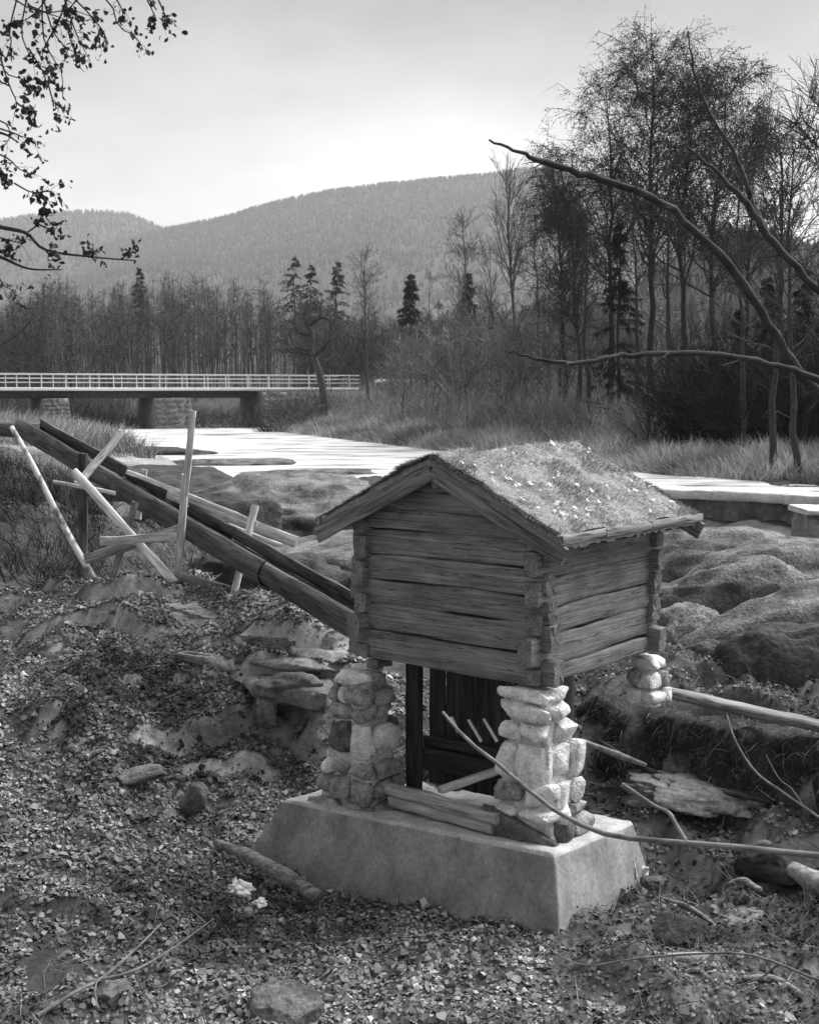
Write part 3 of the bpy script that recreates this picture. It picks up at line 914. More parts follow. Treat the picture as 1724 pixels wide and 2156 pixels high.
# stone pillars
def pillar(label, z0, z1, rect0, rect1, courses, seed, mats, dome=False):
    """rect = (x0, x1, y0, y1) in the shed's axes at foot and top; courses = [(z_lo, z_hi, [front widths], [side widths], [materials])]"""
    cx, cy = (rect0[0] + rect0[1]) / 2, (rect0[2] + rect0[3]) / 2
    root = thing('stone_pillar', label, 'pillar', sp(cx, cy, z0), AL, 'stone pillars under the shed')
    r = np.random.default_rng(seed)
    def rect(z):
        f = (z - z0) / (z1 - z0)
        return [rect0[k] + (rect1[k] - rect0[k]) * f for k in range(4)]
    st = []
    for z in np.linspace(z0 - .02, z1 - .015, 14):
        x0, x1, y0, y1 = rect(z)
        q = .06
        cs = [(x0 + q, y0 + q), (x1 - q, y0 + q), (x1 - q, y1 - q), (x0 + q, y1 - q)]
        ring = []
        for k in range(4):
            a, b = np.array(cs[k]), np.array(cs[(k + 1) % 4])
            for j in range(6): ring.append([*(a + (b - a) * j / 6), z])
        st.append(ring)
    st = np.array(st); st[:, :, :2] += (.02 * fbm(st * 9, 3, seed))[..., None] * norm(st[:, :, :2] - st[:, :, :2].mean(1, keepdims=True))
    V, Q, T = sweep(st)
    obj('mortar', mesh_np('mortar', sparr(V), [Q, T], True), mats or 'mortar', root)
    for ci, (za, zb, fw_, sw, mm) in enumerate(courses):
        zc, h = (za + zb) / 2, (zb - za)
        x0, x1, y0, y1 = rect(zc)
        dep = .17
        k = 0
        def put(x, y, lx, ly, hh, mat):
            nonlocal k
            k += 1
            s = seed * 31 + ci * 7 + k
            me = stone_mesh((lx * r.uniform(1.0, 1.18), ly * r.uniform(1.0, 1.16), hh * r.uniform(.94, 1.08)), s, box=.3, rough=.08, freq=1.2, facets=13, tpl=ICO4)
            j = r.normal(0, .014, 3)
            obj('stone', me, mat, root, SHED @ Matrix.Translation((x + j[0], y + j[1], zc + j[2] * .5)) @ Matrix.Rotation(r.normal(0, .09), 4, 'Z') @ Matrix.Rotation(r.normal(0, .09), 4, 'Y') @ Matrix.Rotation(r.normal(0, .09), 4, 'X'))
        # front face (x = x0), from the near edge y0 to y1
        y = y0
        tot = sum(fw_)
        for w_, m_ in zip(fw_, mm[0]):
            wy = (y1 - y0) * w_ / tot
            hh = h * r.uniform(.86, 1.06)
            put(x0 + dep / 2 - .02, y + wy / 2, dep, wy, hh, m_)
            y += wy
        # side face (y = y0), from behind the front stones to x1
        x = x0 + dep * .75
        tot = sum(sw)
        for w_, m_ in zip(sw, mm[1]):
            wx = (x1 - x) * w_ / tot if False else (x1 - x0 - dep * .75) * w_ / tot
            put(x + wx / 2, y0 + dep / 2 - .02, wx, dep, h * r.uniform(.86, 1.05), m_)
            x += wx
        # back and inner faces
        put(x1 - dep / 2, (y0 + y1) / 2 + .03, dep, (y1 - y0) * .9, h * .95, mm[0][-1])
        put((x0 + x1) / 2 + .05, y1 - dep / 2, (x1 - x0) * .6, dep, h * .95, mm[0][-1])
    return root
w_, m_, d_ = 'stone_white', 'stone_mid', 'stone_dark'
pillar('bright limewashed rubble pillar at the near corner of the shed', .60, 1.835, (-.22, .44, -.26, .40), (-.07, .24, -.09, .30), [
    (.60, .80, [1], [1, 1], ([d_], [d_, m_])),
    (.80, .89, [1.4, 1], [1, 1], ([w_, w_], [w_, m_])),
    (.89, 1.08, [1, 1], [1, .8], ([w_, m_], [w_, w_])),
    (1.08, 1.40, [1.7, .9], [1, .6], ([w_, w_], [w_, w_])),
    (1.40, 1.55, [1.2, .9], [1], ([w_, w_], [w_])),
    (1.55, 1.71, [1], [1], ([w_], [w_])),
    (1.71, 1.83, [1], [1], ([w_], [w_]))], 3, None)
pillar('greyer rubble stone pillar with one large dark stone, under the far gable corner', .46, 1.745, (-.26, .34, 1.58, 2.27), (-.16, .17, 1.70, 2.06), [
    (.46, .60, [1, 1.2], [1], ([m_, m_], [m_])),
    (.60, .80, [1, .8, .7], [1, 1], ([m_, m_, m_], [m_, m_])),
    (.80, .96, [1.2, 1, .8], [1], ([m_, m_, w_], [m_])),
    (.96, 1.30, [1, 1.5], [1], ([w_, d_], [w_])),
    (1.30, 1.45, [1, 1.2], [1], ([m_, m_], [m_])),
    (1.45, 1.60, [1.4, .6, .5], [1], ([m_, w_, m_], [m_])),
    (1.60, 1.745, [1], [1], ([w_], [m_]))], 4, 'mortar')
pillar('short whitewashed pillar of squared stones at the rear corner of the shed', 1.36, 1.80, (1.72, 2.06, -.13, .24), (1.77, 1.98, -.04, .20), [
    (1.36, 1.50, [1, 1], [1, 1], ([w_, w_], [w_, w_])),
    (1.50, 1.66, [1, 1], [1, 1], ([w_, m_], [m_, m_])),
    (1.66, 1.79, [1], [1], ([w_], [w_]))], 5, None)

# timbers on the footing and under the floor
def P(u, v, D): return at(u, v, D)
def plank(label, a, b, w, h, mat, name='timber', cat='timber', up=(0, 0, 1), group=None, **k):
    o = beam(name, a, b, w, h, mat, None, up, **k)
    return tag(o, label, cat, group)
tz = lambda y: .66 - .0505 * (y + .35)
plank('upper of two grey timbers lying on the footing between the stone pillars', sp(-.22, .24, tz(.24) + .16), sp(-.02, 1.56, tz(1.56) + .155), .12, .085, 'plank_mid', seed=3)
plank('lower of two grey timbers lying on the footing between the stone pillars', sp(-.19, .30, tz(.30) + .063), sp(-.02, 1.50, tz(1.5) + .06), .13, .10, 'plank_mid', seed=4)
plank('pale broken plank slanting back from the footing timbers', sp(.05, 1.05, .79), sp(.95, .62, .96), .10, .05, 'plank_pale', name='plank', cat='plank', seed=5)
plank('short pale plank behind the slanting plank under the shed', sp(.75, 1.50, .80), sp(.95, 1.05, .80), .09, .035, 'plank_pale', name='plank', cat='plank', seed=6)
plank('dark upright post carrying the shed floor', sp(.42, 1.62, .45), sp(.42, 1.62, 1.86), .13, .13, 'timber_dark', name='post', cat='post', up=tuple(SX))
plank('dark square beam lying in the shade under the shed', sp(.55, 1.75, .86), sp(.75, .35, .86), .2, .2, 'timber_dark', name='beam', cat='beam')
def backing():  # boards added as a dark backing for the space under the floor
    root = thing('dark_backing', 'added dark boarded housing with three pale slats in the shade under the shed', 'backing', sp(.62, 1.1, .7), AL)
    for k in range(5):
        y0 = .70 + k * .178
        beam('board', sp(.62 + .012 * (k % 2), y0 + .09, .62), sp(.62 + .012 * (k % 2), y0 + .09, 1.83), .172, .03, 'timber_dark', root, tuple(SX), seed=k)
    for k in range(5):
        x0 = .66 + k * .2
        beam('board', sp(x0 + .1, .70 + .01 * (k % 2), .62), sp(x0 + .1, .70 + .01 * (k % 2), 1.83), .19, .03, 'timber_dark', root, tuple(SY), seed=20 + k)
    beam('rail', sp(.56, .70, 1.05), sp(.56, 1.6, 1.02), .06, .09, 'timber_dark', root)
    for k, (uv0, uv1) in enumerate((((950, 1510), (964, 1542)), ((986, 1516), (1013, 1562)), ((1018, 1514), (1046, 1562)))):
        beam('slat', at(*uv0, 10.72), at(*uv1, 10.62), .024, .018, 'white_paint', root, jit=.001)
backing()

# ------------------------------------------------------------------ bank and rocks
def build_bank():
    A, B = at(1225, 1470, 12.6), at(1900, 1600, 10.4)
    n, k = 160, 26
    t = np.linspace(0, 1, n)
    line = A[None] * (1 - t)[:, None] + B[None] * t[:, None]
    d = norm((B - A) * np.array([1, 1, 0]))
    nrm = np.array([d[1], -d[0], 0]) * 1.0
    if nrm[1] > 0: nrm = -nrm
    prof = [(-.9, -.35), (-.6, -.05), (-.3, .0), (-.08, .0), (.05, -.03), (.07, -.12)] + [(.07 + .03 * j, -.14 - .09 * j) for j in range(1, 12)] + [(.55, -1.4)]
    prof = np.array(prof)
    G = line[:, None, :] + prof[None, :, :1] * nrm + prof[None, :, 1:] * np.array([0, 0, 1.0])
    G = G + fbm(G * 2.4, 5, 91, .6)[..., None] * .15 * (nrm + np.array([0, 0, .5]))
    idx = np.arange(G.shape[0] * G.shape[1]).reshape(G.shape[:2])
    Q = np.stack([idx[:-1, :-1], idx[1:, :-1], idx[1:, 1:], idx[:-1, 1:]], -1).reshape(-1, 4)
    struct('bank', mesh_np('bank', G.reshape(-1, 3), [Q], True, np.full(G.shape[0] * G.shape[1], .045)), 'soil')  # shade under the edge timber put into the dark bank colour
    r = np.random.default_rng(92); m = 2600
    i = r.integers(0, n, m); j = r.integers(2, 10, m); Bp = G[i, j] + r.normal(0, .03, (m, 3))
    V, Q4, T3 = blades(Bp, nrm[None] * r.uniform(.1, .8, (m, 1)) + r.normal(0, .5, (m, 3)) + np.array([0, 0, .1]), r.uniform(.05, .22, m), r.uniform(.003, .009, m), np.stack([r.normal(0, .03, m), r.normal(0, .03, m), -r.uniform(.02, .14, m)], 1), 93)
    o = obj('bank_grass', mesh_np('bank_grass', V, [Q4, T3], False, np.repeat(r.uniform(.03, .22, m), 5)), 'twigs', kind='stuff'); o['label'] = 'withered grass and roots hanging over the dark bank'
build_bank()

def log_thing(name, label, cat, pts, rad, mat, S=12, seed=0, rough=.12, n=26):
    P_ = spline([at(*p) if len(p) == 3 else p for p in pts], n)
    R = np.interp(np.linspace(0, 1, n), np.linspace(0, 1, len(rad)), rad)
    return tag(obj(name, pole_mesh(P_, R, S, seed, rough), mat), label, cat)
M['drift'] = noise_mat('silvery_driftwood', .16, .46, 4, (.7, 3, 3), bump=.7, bump_dist=.01, fine=(30, (1, 1, 1)))
tag(beam('edge_timber', at(1352, 1446, 12.1), at(1900, 1568, 10.5), .18, .075, 'plank_grey', K=16, jit=.004, cham=.25), 'long silvery flat timber edging the top of the shade-coloured bank', 'timber')

def rock(label, u, v, D, size, seed, mat='rock', rot=0.0, name='rock', tpl=ICO5, tilt=0.0, **k):
    p = at(u, v, D)
    m = Matrix.Translation(Vector(p) - Vector((0, 0, size[2] * .5))) @ Matrix.Rotation(rot, 4, 'Z') @ Matrix.Rotation(tilt, 4, 'Y')
    return tag(obj(name, rock_mesh(size, seed, tpl=tpl, **k), mat, None, m), label, 'rock')
# (u, v) is the top of each rock
rock('smooth whaleback rock at the water edge behind the turf roof', 620, 1003, 31, (6.5, 6, 2.6), 1, rough=.14, facets=3, freq=1.2, rot=.2)
rock('low dark rock beside the pale water, beyond the trough', 335, 985, 33, (4.5, 4, 1.5), 2, 'rock_dark', rough=.13, facets=3, freq=1.2)
rock('dark cleft rock just beyond the middle of the trough', 430, 1035, 27, (3.2, 3, 1.7), 3, 'rock_dark', rough=.16, facets=3, freq=1.2)
rock('rounded grey rock close behind the eave of the shed', 690, 1108, 21.5, (3.4, 3.4, 1.8), 4, rough=.13, facets=3, freq=1.2)
rock('dark shelving rock below the pale plank on the trough', 560, 1165, 18.6, (2.6, 2.0, 1.3), 5, 'rock_dark', rough=.22, facets=3, freq=1.2)
rock('broad flat-topped rock below the weir beside the shed wall', 1500, 1106, 26, (4.6, 2.4, 2.4), 6, rough=.09, rot=-.1, freq=1.1)
rock('pale humped rock below the weir at the picture edge', 1700, 1138, 20.5, (4.4, 1.9, 2.2), 7, rough=.10, rot=.2, freq=1.1)
rock('long ridged rock between the two humped rocks', 1530, 1184, 17.6, (2.6, 1.2, 1.8), 8, rough=.12, rot=-.2, freq=1.2, tilt=-.2)
rock('small slanting rock beside the rear pillar of the shed', 1465, 1268, 15.2, (1.2, .9, 1.6), 9, rough=.10, rot=.4, tilt=-.35, freq=1.2)
rock('great rounded boulder with a mossy crown above the bank', 1760, 1222, 14.6, (4.0, 1.5, 2.4), 10, rough=.09, rot=.25, tilt=-.16, freq=1.1)
rock('dark shaded boulder sunk behind the silvery timber', 1665, 1312, 12.9, (1.7, .8, 1.6), 11, 'rock_dark', rough=.09, rot=.1, freq=1.1)
rock('narrow dark rock next to the whitewashed rear pillar', 1505, 1345, 13.5, (.7, .6, 1.1), 12, 'rock_dark', rough=.12, tilt=-.3)
rock('dark islet of rock and grass in the pale water near the bridge pier', 330, 942, 64, (6, 3, .8), 50, 'rock_dark', rough=.2, tpl=ICO4)
rock('long low islet parting the water beyond the tall post', 460, 965, 55, (7, 2, .7), 51, 'rock', rough=.2, tpl=ICO4)
rock('flat wet rock breaking the water before the turf roof', 700, 985, 49, (3.5, 1.6, .6), 52, 'rock', rough=.2, tpl=ICO4)
rock('dark rock standing in the water close to the shore grass', 215, 915, 78, (4, 3, .9), 53, 'rock_dark', rough=.2, tpl=ICO4)
rock('pale flat slab lying at the foot of the dark bank', 1480, 1632, 11.4, (1.5, 1.0, .30), 13, 'rock_pale', rough=.3, rot=-.45, box=.7, facets=7, freq=2.0)
# ledges of broken rock above the leaf slope
rock('long pale rock ledge under the scaffold planks', 515, 1258, 14.5, (1.75, 1.2, .75), 14, 'rock_pale', rough=.16, rot=-.25, box=.5, facets=8)
rock('squared ledge stone beside the lower end of the trough', 672, 1306, 13.9, (.85, .9, .5), 15, 'rock_pale', rough=.16, rot=-.2, box=.5, facets=8)
rock('flat ledge stone level with the shed floor, nearest the wall', 680, 1348, 13.7, (.95, .8, .4), 16, 'rock_pale', rough=.18, rot=-.3, box=.5, facets=8)
rock('thin shelf of grey rock between the ledge and the leaf slope', 590, 1330, 13.9, (.9, .7, .3), 30, 'rock', rough=.2, rot=-.3, box=.5, facets=8)
for lab_, u_, v_, D_, ln_, hh_ in (('broad flat pale slab of the ledge just behind the greyer pillar', 640, 1372, 13.5, 1.15, .26), ('thin flat slab under the broad pale one, running to the greyer pillar', 600, 1425, 13.2, 1.3, .22), ('long flat slab crossing the slope below the ledge', 470, 1372, 13.75, 1.5, .24)):
    rock(lab_, u_, v_, D_, (ln_, .7, hh_), int(u_), 'rock_pale', rough=.06, rot=-.42, box=.3, facets=12, tpl=ICO4, name='ledge_rock', tilt=.05)
rock('blocky stone with a pale top among the leaves', 555, 1465, 12.9, (.32, .3, .34), 19, 'rock', rough=.15, tpl=ICO4, box=.45, facets=8)
rock('black stone added as the shadowed hollow beside the grey pillar foot', 615, 1412, 13.0, (.75, .5, .36), 20, 'stone_dark', rough=.25, tpl=ICO4, facets=9)  # dark stone put in for the shaded hollow under the ledge
rock('dark square stone standing in the leaves', 410, 1650, 11.95, (.26, .26, .34), 21, 'stone_dark', rough=.2, tpl=ICO4, box=.5, facets=9)
rock('thin dark slab leaning in the leaf litter', 300, 1615, 12.0, (.5, .26, .16), 22, 'stone_dark', rough=.2, rot=.5, tpl=ICO4, facets=12, box=.5, tilt=-.2)
rock('rounded pale cobble under the fallen twigs', 243, 2068, 8.35, (.26, .18, .17), 23, 'rock_pale', rough=.15, facets=7, rot=.6, tpl=ICO4)
rock('broad lichened stone half buried at the slope foot', 600, 2075, 8.3, (.55, .4, .30), 24, 'rock', rough=.2, facets=7, rot=.2, tpl=ICO4)
rock('flat round stone beside the footing corner', 1375, 1845, 10.3, (.22, .2, .12), 25, 'rock', rough=.12, facets=7, tpl=ICO4)
rock('mossy broken rock at the dark edge under the crossing branch', 1640, 1780, 10.2, (.7, .5, .4), 40, 'rock_dark', rough=.3, tpl=ICO4, facets=8)
rock('grey split rock beside the decayed log', 1560, 1905, 9.7, (.6, .4, .3), 41, 'rock', rough=.3, tpl=ICO4, facets=8, rot=.4)
rock('dark low rock showing through leaves below the flat round stone', 1430, 1930, 9.6, (.6, .4, .25), 42, 'rock_dark', rough=.3, tpl=ICO4, facets=8, rot=-.3)
rock('angular dark rock in the lowest dark corner', 1640, 2090, 8.3, (.6, .4, .35), 43, 'stone_dark', rough=.3, tpl=ICO4, facets=8)
rock('small block of broken concrete below the footing corner', 1212, 1995, 9.3, (.30, .24, .2), 26, 'rock', rough=.2, facets=7, tpl=ICO4, box=.55)
rock('dark jagged rock in the shaded corner of the slope', 1480, 2060, 8.6, (.7, .45, .3), 27, 'stone_dark', rough=.3, facets=7, rot=-.3, tpl=ICO4)
rock('pale broken stone among roots beneath the thin bent twig', 1330, 2100, 8.4, (.4, .3, .25), 28, 'rock_pale', rough=.3, facets=7, rot=.2, tpl=ICO4)

# ------------------------------------------------------------------ timber trough (flume) and its scaffold
def build_trough():
    near = at(770, 1322, 12.6); far = at(60, 905, 20.0)
    root = thing('timber_trough', 'long dark hollowed-log water trough sloping down towards the shed', 'trough', (near + far) / 2 - np.array([0, 0, .3]))
    ax = far - near; L = np.linalg.norm(ax); ax = ax / L
    side = norm(np.cross(ax, [0, 0, 1.0])); upv = np.cross(side, ax)
    def seg(f0, f1, ro, ri, seed, dz=0):
        K, S = 30, 22
        ang = np.linspace(math.radians(58), math.radians(-186), S)
        xs = np.linspace(0, L * (f1 - f0), K)
        wob = fbm(np.stack([xs * .9, xs * 0 + seed, xs * 0], 1), 3, seed)
        G = np.zeros((K, 2 * S, 3))
        for k in range(K):
            G[k, :, 0] = xs[k]
            rr = np.concatenate([np.full(S, ro * (1 + .012 * wob[k])), np.full(S, ri)])
            aa = np.concatenate([ang, ang[::-1]])
            G[k, :, 1] = np.cos(aa) * rr + .006 * wob[k]
            G[k, :, 2] = np.sin(aa) * rr + dz
        G[:, :, 2] += fbm(G * np.array([1.2, 9, 9]), 4, seed + 4) * .012
        V, Q, T = sweep(G)
        me = mesh_np('trough_log', V, [Q], True)
        a = near + ax * L * f0
        obj('trough_log', me, 'trough', root, frame(a, a + ax, upv))
    seg(-.02, .20, .168, .115, 1)
    seg(.197, .62, .182, .13, 2)
    seg(.617, 1.02, .178, .125, 3, .006)
    # side boards raised along the far rim
    for f0, f1, s in ((.0, .33, 1), (.33, .66, 1), (.66, 1.0, 1)):
        s = 1 if side[1] > 0 else -1
        a = near + ax * L * f0 + side * s * .19 + upv * .10; b = near + ax * L * (f1 - .004) + side * s * .19 + upv * .10
        obj('side_board', beam_mesh(np.linalg.norm(b - a), .04, .15, 8, .004, .1, seed=int(f0 * 10)), 'trough', root, frame(a, b, upv))
    # supply race running on along the bank
    a, b = far + np.array([.1, .1, -.02]), at(-120, 893, 20.6)
    obj('race_board', beam_mesh(np.linalg.norm(b - a), .45, .22, 6, .006), 'trough', root, frame(a, b))
build_trough()

G_ = 'scaffold planks round the trough'
def zq(x, y): return x * .44, 758.6 + y * .44
def stick(label, q0, q1, D0, D1, w, h, mat, name='plank', sink=0.0, **k):
    a = at(*zq(*q0), D0); b = at(*zq(*q1), D1)
    if sink: b = b + norm(b - a) * sink
    o = beam(name, a, b, w, h, mat, None, (0, -1, .1), **k)
    return tag(o, label, name, G_)
def pole(label, q0, q1, D0, D1, r0, r1, mat, sink=.25):
    a = at(*zq(*q0), D0); b = at(*zq(*q1), D1); b = b + norm(b - a) * sink
    pts = np.linspace(0, 1, 14)[:, None] * (b - a) + a
    pts[:, 0] += .012 * np.sin(np.linspace(0, 7, 14))
    return tag(obj('pole', pole_mesh(pts, np.linspace(r0, r1, 14), 10, 4), mat), label, 'pole', G_)
pole('leaning birch pole with patchy white bark at the outer end of the scaffold', (55, 318), (402, 965), 16.6, 16.0, .032, .045, 'birch_pole')
stick('upper pale upright of the tall spliced post before the trough', (922, 240), (885, 650), 15.0, 15.05, .072, .035, 'plank_pale', seed=1)
stick('lower pale upright of the tall spliced post before the trough', (888, 545), (850, 1035), 15.12, 15.3, .085, .05, 'plank_pale', sink=.2, seed=2)
stick('grey plank slanting up over the upper trough', (580, 345), (370, 595), 16.9, 15.9, .10, .04, 'plank_grey', seed=3)
stick('pale plank slanting down to the ledge beneath the tall post', (350, 530), (850, 1080), 15.75, 15.15, .10, .035, 'plank_pale', seed=4)
stick('thin pale lath nailed level across the leaning planks', (255, 580), (552, 637), 15.8, 15.7, .045, .025, 'plank_pale', seed=5)
stick('pale level plank fixed to the foot of the tall post', (480, 866), (848, 845), 15.35, 15.2, .10, .03, 'plank_pale', seed=6)
stick('grey plank sloping low behind the pale level plank', (408, 952), (855, 812), 15.9, 15.45, .12, .03, 'plank_grey', seed=7)
stick('short weathered upright leaning behind the slanting pale plank', (652, 680), (556, 995), 16.1, 16.0, .085, .04, 'plank_grey', sink=.15, seed=8)
stick('dark upright post under the upper trough', (396, 445), (396, 900), 17.6, 17.6, .12, .1, 'trough', name='post', sink=.5, seed=9)
stick('pale upright beside the lower trough near the shed', (1222, 695), (1124, 1100), 15.2, 14.75, .085, .045, 'plank_pale', sink=.15, seed=10)
stick('short pale upright end showing above the trough rim', (692, 522), (660, 760), 17.4, 17.4, .075, .045, 'plank_pale', seed=11)
stick('long thin pale plank lying along the rim of the trough', (608, 533), (1232, 782), 17.0, 15.1, .06, .03, 'plank_pale', seed=12)
stick('wide pale plank lying on the trough rim, nearest the shed', (800, 640), (1420, 872), 16.3, 14.9, .13, .03, 'plank_pale', seed=13)
stick('short pale offcut under the wide plank', (985, 745), (1345, 888), 15.7, 14.9, .05, .03, 'plank_pale', seed=14)
stick('grey plank lying on the ground along the ledge edge', (868, 1035), (1245, 1145), 15.2, 14.6, .11, .04, 'plank_grey', seed=15)
stick('short weathered plank end resting where trough meets ledge', (1300, 1160), (1440, 1150), 14.3, 14.2, .10, .04, 'plank_grey', seed=16)
stick('stacked grey plank end beneath the trough', (1360, 1205), (1530, 1225), 14.1, 13.9, .14, .06, 'plank_grey', seed=17)

# ------------------------------------------------------------------ weir and bridge
def build_weir():
    a, b = at(1000, 1020, 44), at(2000, 1064, 35.2)
    a[2] = b[2] = .98
    root = thing('weir', 'low weir with a bright concrete crest and dark stained face', 'weir', (a + b) / 2 - np.array([0, 0, 1.0]))
    d = norm(b - a); nrm = np.array([d[1], -d[0], 0])
    n = 7
    for k in range(n):
        p, q = a + (b - a) * k / n, a + (b - a) * (k + 1) / n - d * .015
        obj('crest_block', beam_mesh(np.linalg.norm(q - p), 1.5, .30, 6, .012, .12, seed=k), 'pale_concrete', root, frame(p + [0, 0, .05], q + [0, 0, .05]))
    K = 60
    t = np.linspace(0, 1, K)
    L = a + (b - a) * t[:, None]
    prof = np.array([(.60, -.10), (.56, -.3), (.62, -.6), (.7, -.9), (.9, -1.3)])
    G = L[:, None] + prof[None, :, :1] * nrm + prof[None, :, 1:] * np.array([0, 0, 1.0])
    G = G + fbm(G * 1.6, 4, 14)[..., None] * .12 * nrm
    idx = np.arange(K * 5).reshape(K, 5)
    Q = np.stack([idx[:-1, :-1], idx[:-1, 1:], idx[1:, 1:], idx[1:, :-1]], -1).reshape(-1, 4)
    obj('weir_face', mesh_np('weir_face', G.reshape(-1, 3), [Q], True), 'dam_face', root)
    c = at(1722, 1075, 30)
    r2 = thing('concrete_block', 'grey concrete block with a pale cap at the picture edge below the weir', 'block', c - np.array([0, 0, 1.4]))
    beam('block_body', c + [-.35, .2, -.8], c + [1.6, .2, -.8], 1.4, 1.5, 'dam_grey', r2, jit=.02)
    beam('block_cap', c + [-.42, .2, .0], c + [1.7, .2, .0], 1.55, .12, 'pale_concrete', r2, jit=.01)
M['dam_grey'] = noise_mat('grey_concrete_block', .16, .3, 2, bump=.4, fine=(9, (1, 1, 1)))
build_weir()

def build_bridge():
    A, B = np.array([-46.0, 92.5, 0]), np.array([-4.6, 114.0, 0])
    d = norm(B - A); L = np.linalg.norm(B - A)
    nrm = np.array([d[1], -d[0], 0])               # towards the camera
    root = thing('road_bridge', 'long low road bridge with white steel railings over the river', 'bridge', (A + B) / 2 + np.array([0, 0, 3.0]), math.atan2(d[1], d[0]))
    def pt(s, o, z): return A + d * s + nrm * o + np.array([0, 0, z])
    beam('deck', pt(0, -2.2, 4.20), pt(L, -2.2, 4.20), 4.6, .18, 'dam_grey', root)
    for o in (.14, -4.54): beam('edge_beam', pt(-.3, o, 4.24), pt(L, o, 4.24), .22, .26, 'white_paint', root, jit=.002)
    for o in (-.35, -2.2, -4.0): beam('girder', pt(0, o, 3.80), pt(L - 9.5, o, 3.80), .3, .6, 'steel_dark', root, jit=.002)
    n = int(L / 1.9)
    pm = beam_mesh(1.06, .07, .07, 3, .001)
    for o in (.14, -4.54):
        for k in range(n + 1):
            s = .2 + k * 1.9
            obj('railing_post', pm, 'white_paint', root, frame(pt(s, o, 4.37), pt(s, o, 5.43)))
        for z, w in ((5.43, .075), (5.10, .055), (4.77, .055)):
            beam('rail', pt(-.3, o + .05, z), pt(L + .1, o + .05, z), w, w, 'white_paint', root, jit=.002)
    # piers of dressed stone, overgrown abutment
    def pier(s, w0, w1, name, seed, zb=.4):
        pr = np.array([[pt(s - w0 / 2, .8, zb), pt(s + w0 / 2, .8, zb), pt(s + w0 / 2, -5, zb), pt(s - w0 / 2, -5, zb)], [pt(s - w1 / 2, .35, 3.52), pt(s + w1 / 2, .35, 3.52), pt(s + w1 / 2, -4.6, 3.52), pt(s - w1 / 2, -4.6, 3.52)]])
        po = obj(name, mesh_np(name, pr.reshape(-1, 3), [np.array([[0, 1, 5, 4], [1, 2, 6, 5], [2, 3, 7, 6], [3, 0, 4, 7], [4, 5, 6, 7]])]), 'stone_dark', root)
        r = np.random.default_rng(seed)
        rows = 7
        for j in range(rows):
            f = (j + .5) / rows
            w = w0 + (w1 - w0) * f; o = .8 + (.35 - .8) * f
            nst = 4
            x = -w / 2
            ws = r.dirichlet(np.ones(nst) * 6) * w
            for q in ws:
                obj('stone', stone_mesh((q * .98, .35, (3.52 - zb) / rows * .97), int(seed * 50 + j * 9 + x * 3), ICO2, .4, .08), 'stone_mid' if r.uniform() < .12 else 'stone_dark', po, frame(pt(s + x + q / 2, o - .08, zb + (3.52 - zb) * f), pt(s + x + q / 2 + 1, o - .08, zb + (3.52 - zb) * f)))
                x += q
        return po
    sx = lambda u: next(s for s in np.arange(0, L, .1) if CX + F * (A + d * s)[0] / (A + d * s)[1] > u)
    STM = 'stone_mid'
    pier(sx(362), 3.7, 3.0, 'pier', 1)
    pier(sx(115), 2.4, 2.0, 'pier', 2, 1.2)
    s0 = sx(545)
    ab = np.array([pt(s0, .9, .5), pt(L + 3, .9, .5), pt(L + 3, .5, 4.05), pt(s0, .5, 4.05), pt(s0, -5, .5), pt(L + 3, -5, .5), pt(L + 3, -4.7, 4.05), pt(s0, -4.7, 4.05)])
    ao = obj('abutment', mesh_np('abutment', ab, [np.array([[0, 1, 2, 3], [4, 0, 3, 7], [3, 2, 6, 7], [1, 5, 6, 2]])]), 'stone_dark', root)
    r = np.random.default_rng(5)
    for j in range(8):
        x = s0
        while x < s0 + 3.4 - .3 * j * 0:
            q = r.uniform(.5, 1.1)
            z = .72 + j * .44
            obj('stone', stone_mesh((q * .97, .4, .42), int(700 + j * 20 + x * 5), ICO2, .4, .08), 'stone_mid' if (j > 4 and r.uniform() < .5) else 'stone_dark', ao, frame(pt(x + q / 2, .72 - .05 * j, z), pt(x + q / 2 + 1, .72 - .05 * j, z)))
            x += q
    # guard rail along the road beyond
    g = thing('guard_rail', 'pale roadside guard rail curving away beyond the bridge end', 'guard rail', at(860, 830, 118))
    pts = spline([at(790, 802, 116), at(850, 801, 118), at(900, 804, 121), at(945, 813, 126)], 12)
    for k in range(11):
        beam('rail', pts[k], pts[k + 1], .06, .26, 'white_paint', g, jit=.002)
        if k % 2 == 0: beam('railing_post', pts[k] - [0, -.1, .9], pts[k] + [0, .1, .1], .1, .1, 'white_paint', g)
build_bridge()

